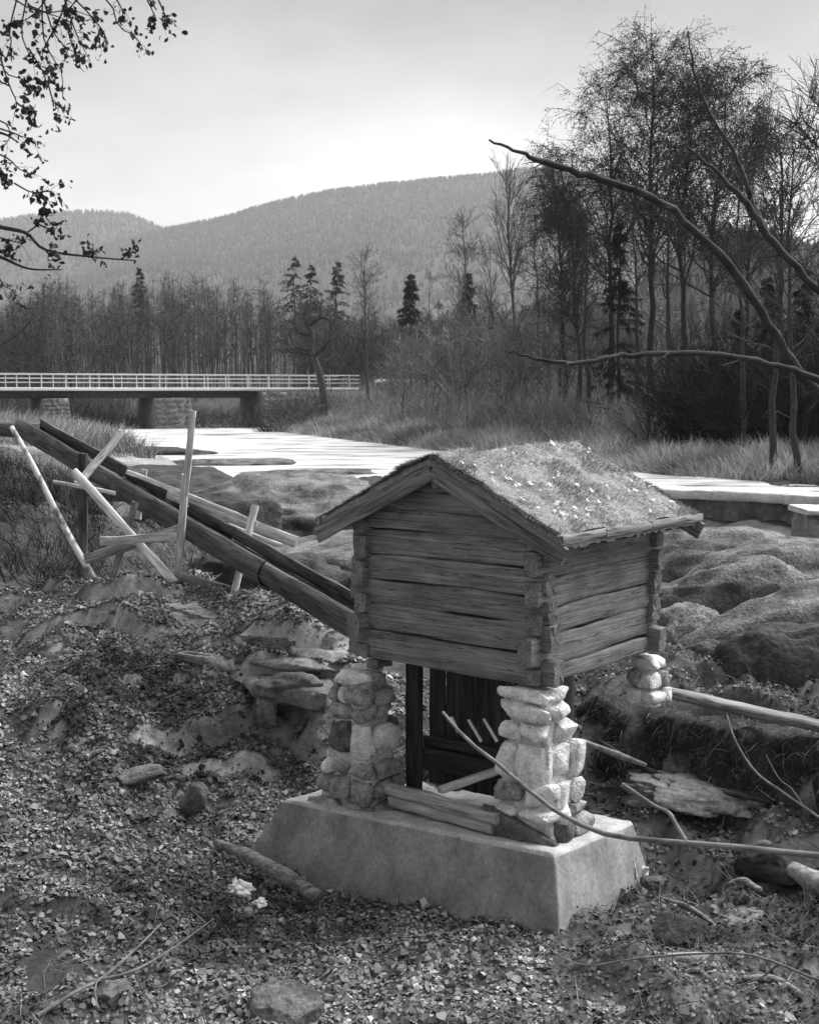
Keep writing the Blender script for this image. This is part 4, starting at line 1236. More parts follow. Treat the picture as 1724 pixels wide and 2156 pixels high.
# ------------------------------------------------------------------ trees
def grow(PP, PR, n, t0, t1, length, angle, curve, rfac, K, seed, upb=0.0, taper=.25):
    """branches off parent polylines: n each, start between t0 and t1 of the parent; returns P (N*n,K,3), R"""
    r = np.random.default_rng(seed)
    N, K0, _ = PP.shape
    t = np.sort(r.uniform(t0, t1, (N, n)), 1)
    f = t * (K0 - 1 - 1e-6); i = f.astype(int); fr = (f - i)[..., None]
    rows = np.arange(N)[:, None]
    s = PP[rows, i] * (1 - fr) + PP[rows, i + 1] * fr
    tan = norm(PP[rows, i + 1] - PP[rows, i])
    rad = PR[rows, i] * (1 - fr[..., 0]) + PR[rows, i + 1] * fr[..., 0]
    rnd = norm(r.normal(size=s.shape))
    perp = norm(rnd - (rnd * tan).sum(-1, keepdims=True) * tan)
    an = np.radians(r.normal(angle, 9, t.shape))[..., None]
    d = norm(tan * np.cos(an) + perp * np.sin(an) + np.array([0, 0, upb]))
    if callable(length): L = length(t) * r.uniform(.7, 1.2, t.shape)
    else: L = r.uniform(length[0], length[1], t.shape)
    k = np.linspace(0, 1, K)[None, None, :, None]
    Lk = L[..., None, None]
    wig = np.cumsum(r.normal(0, .05, s.shape[:2] + (K, 3)), 2) * Lk * .6
    wig[:, :, 0] = 0
    Pn = s[:, :, None] + d[:, :, None] * Lk * k + np.array([0, 0, 1.0]) * curve * Lk * k ** 2 + wig
    Rn = (rad * rfac)[..., None] * (1 - (1 - taper) * np.linspace(0, 1, K))
    return Pn.reshape(-1, K, 3), Rn.reshape(-1, K)

def make_tree(name, label, u, D, vtop, lean=0.0, vbase=None, kind='birch', seed=0, shade=.07, group='trees on the far bank', base_r=None, dens=1.0, leaves=0, zb=None, leafsize=.10, crown0=.35, width=1.0):
    r = np.random.default_rng(seed)
    b = at(u, 830, D); x0, y0 = b[0], b[1]
    z0 = gz(x0, y0) - .3 if zb is None else zb
    top = at(u + lean, vtop, D)
    H = top[2] - z0
    root = thing(name, label, 'tree', (x0, y0, z0 + .3), 0, group)
    K = 14
    t = np.linspace(0, 1, K)
    wob = np.cumsum(r.normal(0, .010 * H, (K, 2)), 0) * .5
    wob -= t[:, None] * wob[-1]
    T_ = np.zeros((1, K, 3))
    T_[0, :, 0] = x0 + (top[0] - x0) * t + wob[:, 0]; T_[0, :, 1] = y0 + wob[:, 1]; T_[0, :, 2] = z0 + H * t
    br = base_r or H * .0125
    R_ = (br * (1 - .93 * t ** .85))[None]
    V, Q = tubes(T_, R_, 8)
    mb = MB(); mb.add(V, Q, shade=shade)
    obj('trunk', mb.mesh('trunk', True), 'bark_tree', root)
    cb = MB()
    tf = []
    if kind == 'spruce':
        n = int(70 * dens)
        tt = np.linspace(crown0, .985, n)
        L1 = lambda q: np.maximum(0, (1 - q) / (1 - crown0)) ** .9 * H * .15 * width + .12
        B1, BR = grow(T_, R_, n, crown0, .985, lambda q: L1(q), 88, -.22, .3, 5, seed + 1)
        V, Q = tubes(B1, np.maximum(BR, .012), 3); cb.add(V, Q, shade=shade)
        B2, BR2 = grow(B1, BR, 16, .15, 1, (.15, .45), 55, -.45, .5, 3, seed + 2)
        tf = B2
        nb = len(B2)
        base = np.repeat(B2[:, 0], 3, 0); m = len(base)
        dirs = np.repeat(B2[:, 2] - B2[:, 0], 3, 0) + r.normal(0, .2, (m, 3)) + np.array([0, 0, -.25])
        V, Q4, T3 = blades(base, dirs, r.uniform(.2, .45, m), r.uniform(.03, .08, m), r.normal(0, .05, (m, 3)), seed)
        cb.add(V, Q4, T3, shade=np.repeat(shade * r.uniform(.4, 1.0, m), 5))
    else:
        if kind == 'birch':       # ascending limbs, fine hanging twigs
            n1, a1, c1, l1 = int(50 * dens), 36, -.05, (lambda q: (np.clip((1.08 - q), 0, 1) ** .7) * H * .34 * width)
            n2, a2, c2, l2 = 8, 38, -.18, (.06 * H, .13 * H)
            n3, a3, c3, l3 = 7, 45, -.6, (.03 * H, .065 * H)
        elif kind == 'fan':       # steep forked crown of bare twigs
            n1, a1, c1, l1 = int(20 * dens), 22, .02, (lambda q: np.clip((1.08 - q), 0, 1) * H * .45 * width)
            n2, a2, c2, l2 = 8, 24, .03, (.05 * H, .14 * H)
            n3, a3, c3, l3 = 5, 30, .0, (.02 * H, .06 * H)
        elif kind == 'bare':
            n1, a1, c1, l1 = int(26 * dens), 52, .16, (lambda q: np.clip((1.05 - q), 0, 1) ** .7 * H * .26 * width)
            n2, a2, c2, l2 = 7, 42, .08, (.04 * H, .11 * H)
            n3, a3, c3, l3 = 5, 42, .0, (.02 * H, .05 * H)
        B1, R1 = grow(T_, R_, n1, crown0, .95, l1, a1, c1, .48, 6, seed + 1, upb=.1)
        R1 = np.maximum(R1, .018)
        V, Q = tubes(B1, R1, 4); cb.add(V, Q, shade=shade)
        B2, R2 = grow(B1, R1, n2, .2, 1, l2, a2, c2, .5, 4, seed + 2)
        R2 = np.maximum(R2, .011)
        V, Q = tubes(B2, R2, 3); cb.add(V, Q, shade=shade)
        B3, R3 = grow(B2, R2, n3, .15, 1, l3, a3, c3, .6, 3, seed + 3)
        m = len(B3)
        V, Q4, T3 = blades(B3[:, 0], B3[:, 2] - B3[:, 0], np.linalg.norm(B3[:, 2] - B3[:, 0], axis=1), r.uniform(.012, .03, m), np.zeros((m, 3)), seed + 4)
        cb.add(V, Q4, T3, shade=shade)
        if leaves:
            w = r.uniform(0, 1, (m, leaves))
            pos = B3[:, None, 0] * (1 - w[..., None]) + B3[:, None, 2] * w[..., None] + r.normal(0, .08, (m, leaves, 3))
            pos = pos.reshape(-1, 3)
            keep = fbm(pos * .35, 2, seed) > -.4
            pos = pos[keep]; q = len(pos)
            lb = MB()
            V, T3 = leaf_quads(pos, r.uniform(.5, 1.1, q) * leafsize, r.normal(size=(q, 3)), seed + 9)
            lb.add(V, None, T3, shade=np.repeat(r.uniform(.025, .08, q), 6))
            o = obj('foliage', lb.mesh('foliage'), 'leaves', root, kind='stuff')
    cr = obj('crown', cb.mesh('crown'), 'bark_tree', root)
    return root

# big birches
for i, (u, D, vt, lean, dn, lv, w, lab) in enumerate((
    (1195, 74, 285, -25, .9, 3, 1.0, 'lowest of the leafy birches, standing at the outer edge of the clump'),
    (1285, 72, 140, -10, 1.0, 4, 1.0, 'leafy birch with a drooping side crown beside the tallest birch'),
    (1372, 70, 48, 0, 1.1, 5, 1.05, 'tallest leafy birch of the clump on the far bank'),
    (1440, 68, 95, 15, 1.0, 5, 1.0, 'dense leafy birch next to the tallest one, behind the bent stems'),
    (1492, 66, 118, 40, 1.0, 5, 1.0, 'broad leafy birch leaning out from the clump'),
    (1545, 62, 215, 50, .9, 4, .9, 'small leafy birch at the dark end of the clump'))):
    make_tree('birch_tree', lab, u, D, vt + 38, lean, kind='birch', seed=200 + i, dens=dn, leaves=lv + 2, width=w, shade=.04, group='leafy birches on the far bank', crown0=.36)
# bare and slim trees
for i, (u, D, vt, lean, kd, dn, w, c0, lab) in enumerate((
    (776, 100, 530, -8, 'bare', 1.1, 1.0, .35, 'bare tree with upswept twigs just beyond the bridge end'),
    (998, 95, 455, -25, 'bare', 1.3, 1.0, .35, 'bare twiggy tree with a narrow pointed crown'),
    (1085, 85, 362, -22, 'fan', 1.3, 1.0, .42, 'tall bare tree with a fan of fine branches'),
    (1052, 88, 520, -20, 'fan', .8, .8, .4, 'slim leaning bare tree close to the fan-crowned one'),
    (1140, 82, 410, -15, 'bare', .9, .8, .4, 'thin bare tree standing before the leafy birches'),
    (1172, 78, 440, 10, 'bare', .7, .7, .5, 'straight thin trunk with sparse side twigs before the birches'),
    (1222, 70, 370, -25, 'birch', 1.0, .9, .3, 'darker slender birch with arching boughs over the bank'),
    (1243, 66, 420, -8, 'bare', .7, .7, .5, 'dark thin trunk rising from the reeds under the arching bough'),
    (940, 98, 640, -20, 'bare', .6, .7, .4, 'short leaning sapling among the pale brush'),
    (1012, 90, 600, -50, 'bare', .5, .6, .4, 'slanting sapling beside the narrow-crowned bare tree'),
    (1340, 64, 380, -5, 'bare', .6, .5, .55, 'straight dark trunk next to the dark spruce'),
    (1400, 62, 300, 10, 'bare', .8, .6, .45, 'dark bare trunk in front of the dense birch'),
    (1625, 46, 240, 15, 'bare', 1.0, 1.0, .35, 'crooked dark bare tree at the shaded end of the bank'),
    (1690, 44, 260, -25, 'bare', 1.0, 1.1, .3, 'sinuous bare tree nearest the picture edge'),
    (1745, 42, 190, 0, 'bare', 1.2, 1.1, .3, 'bare tree whose twigs reach in from beyond the picture edge'),
    (1570, 50, 330, -10, 'bare', .9, .9, .4, 'thin forked bare tree behind the bent stems'),
    (905, 118, 575, 0, 'bare', .15, .25, .8, 'limbless dead trunk like a pole behind the brush'))):
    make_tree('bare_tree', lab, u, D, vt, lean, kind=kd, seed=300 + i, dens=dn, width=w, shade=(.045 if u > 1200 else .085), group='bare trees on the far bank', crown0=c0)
# conifers
for i, (u, D, vt, c0, w, lab) in enumerate((
    (1303, 66, 452, .18, 1.0, 'dark spruce with drooping layered boughs among the trunks'),
    (866, 105, 572, .62, .62, 'slim spruce with a small pointed top on a bare trunk'),
    (712, 150, 542, .45, 1.0, 'small pointed spruce standing above the far wood'),
    (622, 150, 535, .5, 1.3, 'tufted dark pine standing above the far wood'),
    (655, 152, 552, .5, 1.1, 'lower pine touching the tufted dark one'),
    (292, 165, 560, .5, .8, 'lone conifer tip above the wood near the hanging leaves'),
    (1615, 58, 575, .1, 1.0, 'dark spruce at the shaded edge behind the bent stems'),
    (1690, 56, 545, .1, 1.0, 'broad dark spruce nearest the picture edge'),
    (1560, 60, 640, .1, 1.0, 'low dark spruce at the thicket edge'),
    (1750, 52, 580, .1, 1.1, 'dark spruce half cut off by the picture edge'),
    (985, 96, 572, .5, .7, 'young spruce hidden in the narrow-crowned bare tree'))):
    make_tree('conifer', lab, u, D, vt, 0, kind='spruce', seed=400 + i, crown0=c0, width=w, shade=.035 if D < 80 else .06, group='conifers beyond the river', dens=1.2)  # far conifers coloured paler to stand in for haze

# gnarled small tree by the bridge abutment
def gnarled():
    D = 93.0
    root = thing('gnarled_tree', 'small gnarled tree with crooked bare boughs by the bridge abutment', 'tree', at(682, 836, D))
    q = lambda u, v, dd=0: at(u, v, D + dd)
    tr = spline([q(684, 850), q(676, 800), q(664, 760), q(655, 735), q(658, 705), q(648, 680), q(655, 665)], 16)
    mb = MB()
    V, Q = tubes(tr[None], np.linspace(.30, .08, 16)[None], 8); mb.add(V, Q, shade=.06)  # trunk tone lightened in place of haze
    obj('trunk', mb.mesh('trunk', True), 'bark_tree', root)
    cb = MB()
    limbs = [[q(657, 738), q(635, 735), q(618, 725, 1), q(608, 700, 1)], [q(660, 750), q(680, 735, -1), q(695, 715, -1), q(693, 700, -1)], [q(656, 705), q(635, 703), q(622, 690), q(615, 672)], [q(652, 685), q(668, 672), q(684, 668), q(700, 680)], [q(650, 690), q(640, 668), q(645, 655)], [q(664, 752), q(642, 745), q(612, 742), q(600, 730)]]
    P_ = np.array([spline(l, 7) for l in limbs]); R_ = np.tile(np.linspace(.15, .04, 7), (len(limbs), 1))
    V, Q = tubes(P_, R_, 5); cb.add(V, Q, shade=.035)
    B2, R2 = grow(P_, R_, 12, .2, 1, (.5, 1.6), 50, .1, .5, 4, 5); V, Q = tubes(B2, np.maximum(R2, .02), 3); cb.add(V, Q, shade=.05)
    B3, R3 = grow(B2, R2, 6, .2, 1, (.3, .8), 45, 0, .6, 3, 6); V, Q = tubes(B3, np.maximum(R3, .012), 3); cb.add(V, Q, shade=.06)
    obj('crown', cb.mesh('crown'), 'bark_tree', root)
gnarled()

# ------------------------------------------------------------------ woods and brush that read as one mass
def far_forest(name, label, n, yr, ur, prof, shr, seed, nb=22):
    r = np.random.default_rng(seed)
    y = yr[0] + (yr[1] - yr[0]) * r.uniform(0, 1, n) ** 1.5; uu = r.uniform(*ur, n)
    x = (uu - CX) / F * y
    keep = z_far(x, y)[1] > 6.5
    x, y, uu = x[keep], y[keep], uu[keep]; n = len(x)
    z = ground_z(x, y) - .2
    vt = np.interp(uu, *prof)
    vt = vt + 14 + 22 * fbm(np.stack([uu / 40, uu * 0, uu * 0], 1), 3, 3) + r.uniform(0, 70, n)
    ztop = ZC + (820 - vt) / F * y
    H = np.maximum(ztop - z, 4)
    K = 4
    t = np.linspace(0, 1, K)
    P_ = np.stack([x, y, z], 1)[:, None] + t[None, :, None] * np.stack([r.normal(0, .4, n), r.normal(0, .4, n), H], 1)[:, None]
    P_[:, 1:-1, :2] += r.normal(0, .15, (n, K - 2, 2))
    R_ = (.0085 * H)[:, None] * (1 - .85 * t)[None]
    mb = MB()
    V, Q = tubes(P_, R_, 3)
    s1 = r.uniform(*shr, n)
    mb.add(V, Q, shade=np.repeat(s1, K * 3))
    B1, R1 = grow(P_, R_, nb, .22, 1, lambda q: np.clip(1.05 - q, .1, 1) * 3.4, 45, .1, .3, 3, 56)
    m = len(B1)
    V, Q4, T3 = blades(B1[:, 0], B1[:, 2] - B1[:, 0], np.linalg.norm(B1[:, 2] - B1[:, 0], axis=1), r.uniform(.03, .085, m), r.normal(0, .2, (m, 3)), 57)
    mb.add(V, Q4, T3, shade=np.repeat(np.repeat(s1, nb) * .8, 5))
    B2, _ = grow(B1, R1, 4, .2, 1, (.5, 1.4), 45, .05, .5, 3, 58)
    m = len(B2)
    V, Q4, T3 = blades(B2[:, 0], B2[:, 2] - B2[:, 0], np.linalg.norm(B2[:, 2] - B2[:, 0], axis=1), r.uniform(.025, .06, m), r.normal(0, .15, (m, 3)), 59)
    mb.add(V, Q4, T3, shade=np.repeat(np.repeat(s1, nb * 4) * .8, 5))
    o = obj(name, mb.mesh(name), 'twigs', kind='stuff')
    o['label'] = label
far_forest('far_wood', 'dense bare wood filling the valley behind the bridge', 1900, (120, 215), (-250, 1250), ([-250, 0, 90, 140, 180, 260, 430, 520, 570, 640, 740, 850, 1000, 1250], [600, 625, 600, 545, 600, 590, 572, 585, 605, 612, 628, 650, 640, 600]), (.05, .15), 55, 17)
far_forest('bank_wood', 'grey mass of saplings standing on the bank between the taller trees', 300, (72, 118), (820, 1420), ([800, 1000, 1200, 1400, 1700], [690, 660, 620, 600, 600]), (.12, .3), 75, 16)

def brush(name, label, n, region, hrange, wrange, shade, seed, lean=.35, mat='twigs', twig=0, bendx=0.0, clump=0.0):
    """n stems over the ground; region(r, n) -> x, y"""
    r = np.random.default_rng(seed)
    x, y = region(r, n)
    if clump:
        keep = fbm(np.stack([x, y, x * 0], 1) * clump, 2, seed) > -.35
        x, y = x[keep], y[keep]
    n = len(x)
    z = ground_z(x, y) - .05
    B = np.stack([x, y, z], 1)
    cl = fbm(np.stack([x, y, x * 0], 1) * .45, 2, seed + 1)
    d = np.stack([r.normal(bendx, lean, n) + cl * lean * 2.4, r.normal(0, lean, n), np.ones(n)], 1)
    L = r.uniform(*hrange, n) * (1 + .35 * cl)
    bend = np.stack([r.normal(bendx, .3, n) * L * .6, r.normal(0, .2, n) * L, -np.abs(r.normal(0, .22, n)) * L], 1)
    V, Q4, T3 = blades(B, d, L, r.uniform(*wrange, n), bend, seed + 2)
    s = r.uniform(shade[0], shade[1], n) * np.clip(1 + .55 * cl + .4 * fbm(np.stack([x, y, x * 0], 1) * .15, 2, seed + 7), .3, 1.8)
    mb = MB(); mb.add(V, Q4, T3, shade=np.repeat(s, 5))
    if twig:
        tip = V.reshape(-1, 5, 3)
        P_ = np.stack([tip[:, 0], (tip[:, 2] + tip[:, 3]) / 2, tip[:, 4]], 1)
        B1, _ = grow(P_, np.full((n, 3), .02), twig, .3, 1, (hrange[0] * .18, hrange[1] * .32), 38, .05, .5, 3, seed + 3)
        m = len(B1)
        V2, Q4, T3 = blades(B1[:, 0], B1[:, 2] - B1[:, 0], np.linalg.norm(B1[:, 2] - B1[:, 0], axis=1), r.uniform(wrange[0] * .5, wrange[1] * .6, m), r.normal(0, .05, (m, 3)), seed + 4)
        mb.add(V2, Q4, T3, shade=np.repeat(np.repeat(s, twig), 5))
    o = obj(name, mb.mesh(name), mat, kind='stuff')
    o['label'] = label
    return o

def bank_region(s0, s1, y0=42, y1=108, u0=540, u1=2000):
    def f(r, n):
        y = y0 + (y1 - y0) * r.uniform(0, 1, n * 7) ** 1.3; u = r.uniform(u0, u1, n * 7)
        x = (u - CX) / F * y
        _, sd = z_far(x, y)
        k = (sd > s0) & (sd < s1)
        return x[k][:n], y[k][:n]
    return f
brush('dry_reeds', 'pale dry reeds and grass bent over along the far shore', 42000, bank_region(.0, 6.5), (.4, .95), (.02, .045), (.2, .6), 61, .35, 'reed', bendx=-.15)
brush('bank_brush', 'pale leafless brush behind the reeds on the far bank', 9000, bank_region(5, 26, 48, 122, 600, 1560), (.9, 2.6), (.015, .035), (.12, .36), 62, .25, twig=5)
def thick_region(r, n):
    y = r.uniform(42, 64, n); u = 1360 + 600 * r.uniform(0, 1, n) ** .7
    x = (u - CX) / F * y
    _, sd = z_far(x, y)
    k = sd > 4.5
    return x[k], y[k]
brush('thicket', 'dark tangled thicket under the bent stems on the far bank', 15000, thick_region, (2.0, 5.6), (.03, .07), (.015, .05), 63, .3, twig=5)
def left_region(r, n):
    y = r.uniform(52, 96, n); u = r.uniform(-150, 330, n)
    x = (u - CX) / F * y
    _, sd = z_far(x, y)
    k = sd > .2
    return x[k], y[k]
brush('shore_grass', 'rough grass on the shore before the bridge', 9000, left_region, (.6, 1.4), (.02, .05), (.12, .42), 64, .35, 'reed')
def under_region(r, n):
    y = r.uniform(106, 128, n); u = r.uniform(-200, 700, n)
    return (u - CX) / F * y, y
brush('undergrowth', 'grey undergrowth seen beneath the bridge', 9000, under_region, (.8, 3.2), (.03, .07), (.04, .13), 65, .3, twig=3)
def nearleft(r, n):
    y = r.uniform(17.5, 34, n); u = -120 + 330 * r.uniform(0, 1, n) ** 1.2
    return (u - CX) / F * y, y
brush('dark_brush', 'dark brambles and grass beyond the leaning birch pole', 5000, nearleft, (.3, .9), (.008, .02), (.02, .08), 66, .45, twig=4)
def channel(r, n):
    y = r.uniform(17.2, 22.5, n); u = r.uniform(120, 640, n)
    return (u - CX) / F * y, y
brush('shade_weeds', 'withered weeds added to darken the shadowed channel under the trough', 3500, channel, (.15, .55), (.006, .016), (.02, .09), 69, .5, twig=3)  # dark stems added to deepen the channel's shade
def abut(r, n):
    y = r.uniform(96, 112, n); u = r.uniform(560, 700, n)
    return (u - CX) / F * y, y
brush('abutment_brush', 'dark brush grown over the bridge abutment', 1500, abut, (.8, 2.2), (.03, .07), (.04, .14), 67, .4, twig=4)
def midrock(r, n):
    y = r.uniform(20, 44, n); u = r.uniform(250, 760, n)
    return (u - CX) / F * y, y
brush('rock_grass', 'tufts of withered grass between the riverside rocks', 2600, midrock, (.15, .4), (.006, .016), (.08, .35), 68, .5, 'reed', clump=.5)

# ------------------------------------------------------------------ leaf litter and small ground things
def litter():
    r = np.random.default_rng(81)
    n = 180000
    y = 5.5 + 11.5 * r.uniform(0, 1, n) ** .9
    x = r.uniform(-1, 1, n) * (.42 * y + .8)
    P_ = np.stack([x, y, x * 0], 1)
    cover = fbm(P_ * .8, 3, 82) + .5 * fbm(P_ * 3, 2, 83)
    k = cover + .55 * fbm(P_ * 7, 2, 87) > -1.5
    # bare, damp ground under the bank and beneath the shed
    u = CX + F * x / y
    dens = np.where(u > 1180, .55, 1.0)
    k &= r.uniform(0, 1, n) < dens
    x, y = x[k], y[k]; n = len(x)
    ex = 26000
    y2 = r.uniform(11.6, 14.6, ex); x2 = (r.uniform(120, 800, ex) - CX) / F * y2
    x, y = np.concatenate([x, x2]), np.concatenate([y, y2]); n = len(x)
    z = ground_z(x, y) + r.uniform(.0, .03, n)
    e_ = .03
    gx_ = (ground_z(x + e_, y) - ground_z(x - e_, y)) / (2 * e_); gy_ = (ground_z(x, y + e_) - ground_z(x, y - e_)) / (2 * e_)
    kp = (np.abs(gy_) < 1.1) | (r.uniform(0, 1, n) < .12)
    x, y, z, gx_, gy_ = x[kp], y[kp], z[kp], gx_[kp], gy_[kp]; n = len(x)
    nr = np.stack([r.normal(0, .3, n) - gx_, r.normal(0, .3, n) - gy_, np.ones(n)], 1)
    size = np.clip(.034 * np.exp(r.normal(0, .42, n)), .014, .10)
    V, T = leaf_quads(np.stack([x, y, z], 1), size, nr, 84, .35, .75)
    q = r.uniform(0, 1, n)
    patch = .7 * fbm(np.stack([x, y, x * 0], 1) * .7, 3, 85) + .6 * fbm(np.stack([x, y, x * 0], 1) * 4.5, 2, 88)
    s = np.clip(.11 * np.exp(r.normal(0, .5, n)), .03, .30) * 1.35 * np.clip(1 + .95 * patch, .2, 2.4) * np.where(CX + F * x / y > 1180, .8, 1)
    o = obj('leaf_litter', mesh_np('leaf_litter', V, [T], False, np.repeat(np.clip(s, .02, .6), 6)), 'leaves', kind='stuff')
    o['label'] = 'thick fallen leaf litter covering the slope'
    # grass and twiglets poking through
    m = 16000
    y = r.uniform(6, 16.5, m); x = r.uniform(-1, 1, m) * (.4 * y + .8)
    B = np.stack([x, y, ground_z(x, y)], 1)
    V, Q4, T3 = blades(B, np.stack([r.normal(0, 1, m), r.normal(0, 1, m), r.uniform(.1, .9, m)], 1), r.uniform(.06, .28, m), r.uniform(.003, .009, m), r.normal(0, .03, (m, 3)), 86)
    o = obj('ground_twigs', mesh_np('ground_twigs', V, [Q4, T3], False, np.repeat(r.uniform(.03, .3, m), 5)), 'twigs', kind='stuff')
    o['label'] = 'fine twigs and withered grass stems in the litter'
litter()

log_thing('fallen_log', 'half-buried rotten log in the leaves beside the footing', 'log', [(455, 1775, 11.2), (530, 1805, 10.9), (600, 1845, 10.55), (668, 1890, 10.2)], [.03, .06, .07, .05], 'plank_grey', seed=12, rough=.25)
log_thing('fallen_log', 'decayed grey log on the dark ground by the crossing branch', 'log', [(1665, 1830, 10.0), (1740, 1865, 9.7), (1850, 1890, 9.4)], [.07, .09, .09], 'drift', seed=14, rough=.25)
log_thing('fallen_log', 'flaking pale log lying low across the dark corner', 'log', [(1390, 2015, 9.0), (1500, 2028, 8.95), (1620, 2050, 8.9), (1850, 2080, 8.7)], [.03, .07, .08, .08], 'drift', seed=15, rough=.25)
log_thing('fallen_branch', 'thin dark branch lying below the pale flat slab', 'branch', [(1260, 1560, 11.9), (1370, 1625, 11.6), (1480, 1660, 11.2), (1620, 1690, 10.9)], [.02, .03, .025, .015], 'bark', seed=16)
log_thing('fallen_branch', 'weathered pale branch slanting down from behind the near pillar', 'branch', [(1225, 1560, 11.9), (1300, 1590, 11.75), (1360, 1612, 11.6)], [.02, .035, .02], 'drift', seed=17)

for lab_, a_, b_, r_ in (('short broken driftwood piece under the crossing branch', (1500, 1858, 10.2), (1600, 1880, 9.9), .035), ('splintered driftwood stub beside the mossy broken rock', (1560, 1790, 10.6), (1660, 1815, 10.3), .04),
        ('crooked pale stick lying over the dark low rock', (1385, 1905, 9.9), (1500, 1935, 9.55), .018), ('rotten pale stick near the lowest dark corner', (1560, 2100, 8.4), (1690, 2125, 8.2), .03), ('bleached root end by the angular dark rock', (1440, 2065, 8.6), (1490, 2110, 8.4), .022),
        ('thin grey stick in the leaves under the long footing face', (700, 2000, 9.2), (860, 2035, 9.0), .010)):
    A_, B_ = np.array(at(*a_)), np.array(at(*b_))
    mid_ = (A_ + B_) / 2 + np.array([.03, .05, .03])
    for q_ in (A_, B_): q_[2] = gz(q_[0], q_[1]) + r_ * .8
    mid_[2] = max(gz(mid_[0], mid_[1]) + r_ * .5, (A_[2] + B_[2]) / 2)
    pts_ = spline([A_, mid_, B_], 16)
    tag(obj('driftwood', pole_mesh(pts_, r_ * (.5 + .5 * np.sin(np.linspace(.4, 2.6, 16))), 9, int(r_ * 1000), .22), 'plank_grey'), lab_, 'driftwood', 'driftwood on the slope')

# forked twigs on the slope
def forked(name, label, stems, rads, mat, cat='branch', S=8, n=20):
    base = at(*stems[0][0])
    root = thing(name, label, cat, base)
    for k, (s, rr) in enumerate(zip(stems, rads)):
        P_ = spline([at(*p) for p in s], n)
        obj('stem' if k == 0 else 'side_stem', pole_mesh(P_, np.linspace(rr[0], rr[1], n), S, k, .10), mat, root)
    return root
forked('fallen_branch', 'forked fallen branch lying across the leaves in the near corner', [
    [(40, 2165, 7.9), (150, 2095, 8.15), (215, 2060, 8.35), (290, 1995, 8.75), (340, 1945, 9.05)],
    [(205, 2065, 8.33), (280, 2045, 8.4), (360, 2000, 8.7), (450, 1935, 9.2)],
    [(205, 2062, 8.3), (200, 2090, 8.2), (206, 2120, 8.1)]], [(.018, .006), (.013, .003), (.006, .004)], 'bark_grey')
forked('low_branch', 'long bare branch reaching in before the footing with one forked shoot', [
    [(2080, 2260, 6.4), (2060, 2040, 6.45), (1990, 1860, 6.5), (1880, 1815, 6.6), (1724, 1803, 6.7), (1560, 1785, 6.8), (1440, 1775, 6.9), (1320, 1765, 7.0), (1240, 1745, 7.1), (1150, 1695, 7.25), (1050, 1610, 7.5), (985, 1560, 7.7), (932, 1500, 7.9)],
    [(1444, 1773, 6.9), (1425, 1740, 7.0), (1408, 1712, 7.1), (1375, 1695, 7.2), (1310, 1650, 7.4)]], [(.023, .010), (.014, .008)], 'bark_grey')
forked('low_branch', 'thin curved twig arching over the dark ground below the footing', [
    [(2080, 2300, 6.9), (1980, 2170, 7.05), (1880, 2110, 7.2), (1724, 2065, 7.3), (1640, 2030, 7.4), (1560, 2008, 7.5), (1450, 2010, 7.6), (1330, 2020, 7.7), (1240, 2035, 7.8), (1180, 2015, 7.9), (1150, 1990, 8.0)],
    [(1640, 2030, 7.4), (1600, 2060, 7.45), (1540, 2080, 7.5)]], [(.012, .004), (.007, .004)], 'bark_grey')
forked('low_branch', 'slender pale twig bending down before the dark bank', [
    [(1530, 1505, 7.6), (1548, 1560, 7.5), (1590, 1625, 7.4), (1650, 1670, 7.3), (1760, 1745, 7.1), (1860, 1800, 6.9), (1980, 1960, 6.7), (2040, 2240, 6.5)],
    [(1690, 1695, 7.25), (1665, 1660, 7.3), (1640, 1640, 7.35), (1612, 1590, 7.4)]], [(.005, .010), (.005, .003)], 'bark_grey')

# scraps
def scrap(name, label, cat, u, v, D, size, mat, seed, rough=.35):
    p = at(u, v, D)
    V, T = ICO3
    Pm = V * (1 + rough * fbm(V * 1.8 + seed, 4, seed))[:, None] * np.asarray(size) / 2
    o = obj(name, mesh_np(name, Pm, [T], True), mat, None, Matrix.Translation(Vector(p)) @ Matrix.Rotation(seed * .7, 4, 'Z'))
    return tag(o, label, cat)
def rag():
    root = thing('crumpled_rag', 'crumpled white rag lying in the leaves beside the rotten log', 'rag', at(512, 1885, 9.95))
    V, T = ICO4
    p = at(510, 1872, 9.95)
    A = V * (1 + .5 * fbm(V * 1.9 + 3, 5, 7, .65))[:, None] * np.array([.10, .07, .055])
    obj('rag_body', mesh_np('rag_body', A, [T], True), 'rag', root, Matrix.Translation(Vector(p)) @ Matrix.Rotation(-.5, 4, 'Z'))
    A2 = V * (1 + .5 * fbm(V * 2.2 + 8, 5, 9, .65))[:, None] * np.array([.05, .04, .03])
    obj('rag_end', mesh_np('rag_end', A2, [T], True), 'rag', root, Matrix.Translation(Vector(at(548, 1902, 9.86))) @ Matrix.Rotation(.4, 4, 'Z'))
rag()
scrap('cobble', 'round pale cobble just below the crumpled rag', 'stone', 522, 1922, 9.75, (.09, .08, .09), 'rock_pale', 3, .12)
